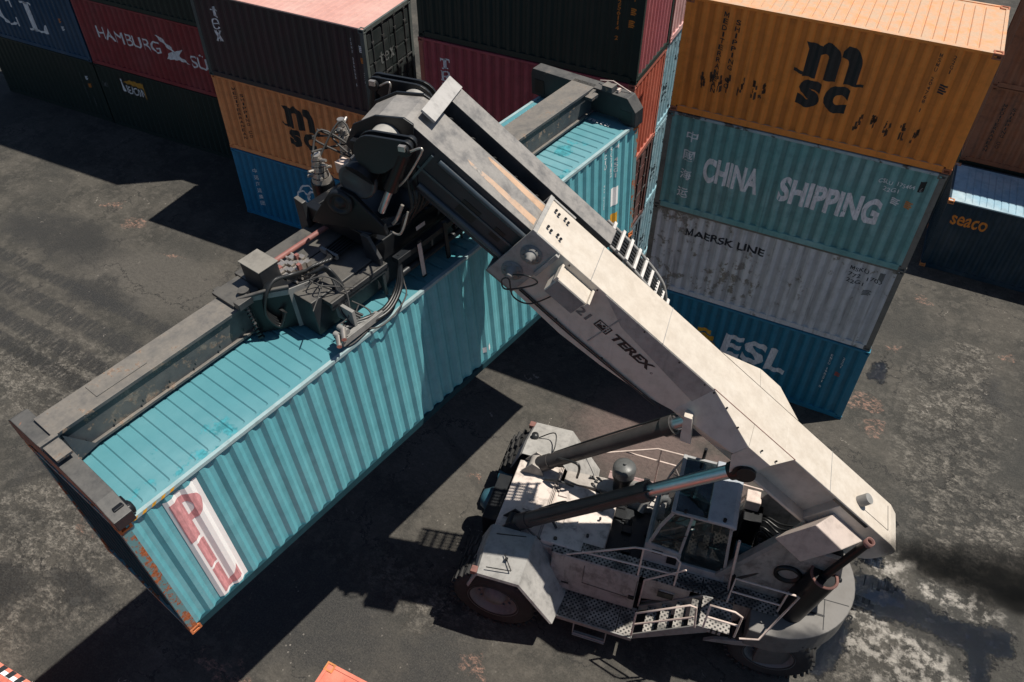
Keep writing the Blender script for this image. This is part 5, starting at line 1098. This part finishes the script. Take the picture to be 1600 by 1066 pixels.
MB().box(3.69, 4.07, 1.33, 1.84, 1.08, 1.10).build("box_lid", paint("lid_dusty", (.22, .205, .18), .6, .06, dirt=.4, seed=77), bx, .006)
m = MB().box(3.22, 3.72, 1.52, 2.08, .62, .68).box(3.3, 3.42, 1.95, 2.2, .5, .62).cyl((3.5, 1.6, .66), (3.5, 1.6, .78), .09); m.build("guide_plate", frame_p, fr0, .01)
# carriage under the slew ring
m = MB().box(5.28, 5.46, .60, 2.12, .84, 1.10).box(6.85, 7.03, .60, 2.12, .84, 1.10).box(5.28, 7.03, .46, .66, .62, 1.0).box(5.28, 7.03, 2.08, 2.28, .62, 1.0).box(5.46, 6.86, .66, 2.08, .74, .86)
car = m.build("carriage", black_p, sp, .02)
for args in (([(.40, .02), (.36, .80), (.56, 1.14), (.72, 1.14), (.70, .70), (.52, .30)], 'x', 5.22, 5.285), ([(2.06, .62), (2.06, 1.2), (2.26, 1.24), (2.30, .3), (2.2, .3)], 'x', 5.20, 5.285), ([(.36, .05), (.30, .95), (.5, 1.12), (.62, .95), (.62, .62)], 'x', 7.05, 7.1)): MB().prism(*args).build("carriage_plate", frame_p, car, .01)
m = MB().box(5.45, 7.3, .20, .34, .62, .72).box(5.9, 5.98, .18, .22, .05, .8).box(6.5, 6.58, .18, .22, .05, .8).cyl((5.5, .26, .36), (7.6, .26, .36), .06).cyl((6.8, .26, .5), (8.3, .3, .5), .05); m.build("side_shift_rail", dark_st, car, .006)
MB().cyl((7.3, .26, .36), (8.0, .26, .36), .03).build("side_shift_rod", chrome, car)
m = MB().box(5.88, 5.96, .175, .185, .1, .75).box(6.05, 6.25, .335, .345, .86, .93); m.build("pale_bracket", rail_p, car)
# valve stacks ahead of the rotator
for x, y, z, h_, r0, sd in ((6.0, 2.52, .62, .95, .16, 1), (6.62, 2.46, .62, 1.35, .13, 2)):
    rnd = random.Random(sd); m = MB(); zz = z
    m.cyl((x, y, z), (x, y, z + h_ * .45), r0 * 1.25, seg=18)
    zz = z + h_ * .45; o = m.build("valve_stack", black_p, sp)
    m = MB()
    for k in range(5):
        hh = h_ * .11; rr = r0 * (1.1 - .14 * k); m.cyl((x, y, zz), (x, y, zz + hh * .8), rr, rr * .9, 14); zz += hh
    for k in range(9):
        a = rnd.uniform(0, 6.3); b_ = zz - rnd.uniform(.1, .5); m.cyl((x + r0 * .6 * math.cos(a), y + r0 * .6 * math.sin(a), b_), (x + r0 * 1.4 * math.cos(a), y + r0 * 1.4 * math.sin(a), b_ + .03), .032, .026, 8)
    m.build("valve_fitting", brass_p, o)
m = MB(); rnd = random.Random(12)
for k in range(6):
    a = (6.0 + rnd.uniform(-.1, .1), 2.5, 1.3 + rnd.uniform(-.1, .35)); b_ = (6.62 + rnd.uniform(-.1, .1), 2.4, 1.5 + rnd.uniform(-.1, .45)); c_ = (6.5 + rnd.uniform(-.4, .4), 1.95, 1.35 + rnd.uniform(-.3, .5))
    mid = (6.3 + rnd.uniform(-.25, .3), 2.3 + rnd.uniform(0, .35), 1.75 + rnd.uniform(-.3, .35))
    m.tube([a if k % 2 else b_, mid, c_ if k % 3 else b_], .019, 6)
m.build("valve_hose", hose_g, car)
m = MB().box(6.25, 6.45, 2.2, 2.4, 1.1, 1.32); m.build("valve_block", rail_p, car, .01)
# hydraulic block and hose bundles on the near half
m = MB(); rnd = random.Random(9)
for i in range(5):
    for j in range(3):
        x, y = 4.10 + i * .105, 1.28 + j * .12; m.box(x - .04, x + .04, y - .05, y + .05, .70, .82 + .04 * ((i + j) % 2))
    m.cyl((4.10 + i * .105, 1.16, .76), (4.10 + i * .105, 1.02, .79), .028, .02, 8).cyl((4.10 + i * .105, 1.60, .76), (4.10 + i * .105, 1.74, .80), .028, .02, 8)
vb = m.build("valve_bank", brass_p, sp)
MB().box(4.08, 4.16, 1.42, 1.5, .82, .88).box(4.3, 4.36, 1.2, 1.26, .8, .9).box(4.44, 4.5, 1.42, 1.48, .82, .9).build("valve_cap", redhose, vb)
m = MB()
for k in range(6): m.tube([(4.12 + .08 * k, 1.12, .80), (4.45 + .05 * k, .98 - .02 * k, .92), (4.95, 1.02 + .055 * k, .78), (5.5, 1.06 + .055 * k, .78)], .022, 7)
m.build("feed_pipe", hose_p, fr0); MB().box(4.86, 4.91, .98, 1.36, .74, .82).build("pipe_clamp", grey_st, fr0)
MB().cyl((4.2, 1.72, .80), (5.45, 1.72, .80), .045).build("telescopic_pipe", redhose, fr0)
m = MB()
for k in range(6): m.tube([(4.08 + .06 * k, 1.05, .84), (3.86 + .03 * k, 1.12 - .02 * k, 1.0), (3.62 + .02 * k, 1.12 + .03 * k, .88), (3.50 + .02 * k, 1.16 + .03 * k, .50), (3.60 + .04 * k, 1.06 + .03 * k, .22), (3.74, 1.0 + .03 * k, .45)], .024, 7)
for k in range(5): m.tube([(4.3 + .05 * k, 1.0, .82), (4.46, .74 - .02 * k, .92 + .02 * k), (4.40 + .03 * k, .48, .70), (4.28 + .04 * k, .34, .38), (4.34 + .05 * k, .18, .22)], .024, 7)
for k in range(3): m.tube([(4.2, .2 + .04 * k, .22), (4.55, .05 + .03 * k, .14 + .03 * k), (4.95, .0 + .05 * k, .14), (5.35, .12 + .04 * k, .3), (5.55, .28, .62 + .05 * k)], .034, 7)
m.build("hydraulic_hose", hose_p, fr0)
m = MB()
m.tube([(5.55, .30, .7), (5.45, .16, .32), (5.3, -.02, .2), (4.95, -.10, .10), (4.62, -.08, .06), (4.42, .12, .09), (4.5, .3, .2), (4.62, .34, .3)], .013, 6)
m.tube([(4.55, .4, .4), (4.72, .25, .16), (4.6, .08, .05), (4.25, .0, .05), (4.02, .05, .04), (3.98, .25, .15)], .013, 6)
m.tube([(4.0, .8, .95), (4.3, .55, 1.0), (4.45, .35, .75), (4.32, .2, .4), (4.1, .25, .3)], .013, 6)
for k in range(3):
    a = Vector((4.1 + rnd.uniform(0, .6), .5 + rnd.uniform(0, .7), .8)); m.tube([a, a + Vector((rnd.uniform(-.3, .3), -.2, .12)), a + Vector((rnd.uniform(-.3, .3), -.45, -.1))], .011, 5)
m.build("loose_cable", hose_g, fr0)
m = MB().box(4.0, 4.75, .02, .12, .16, .20).box(3.95, 4.8, .0, .03, .1, .22).cyl((3.98, .2, .25), (3.98, -.02, .25), .05, seg=12).cyl((4.08, .2, .32), (4.08, .0, .32), .05, seg=12).box(4.3, 4.36, .1, .5, .2, .5); m.build("hose_tray", grey_st, fr0, .006)
MB().cyl((3.95, .08, .28), (3.82, -.08, .26), .05, .04, 12).cyl((4.05, .06, .36), (3.92, -.1, .34), .05, .04, 12).build("coupling", brass_p, fr0)
m = MB()
for k in range(10): m.tube([(3.3 + .01 * k, 1.36 - .01 * k, .7 - .07 * k), (3.34, 1.33, .66 - .07 * k)], .03, 6, smooth=False)
m.build("chain", dark_st, fr0)
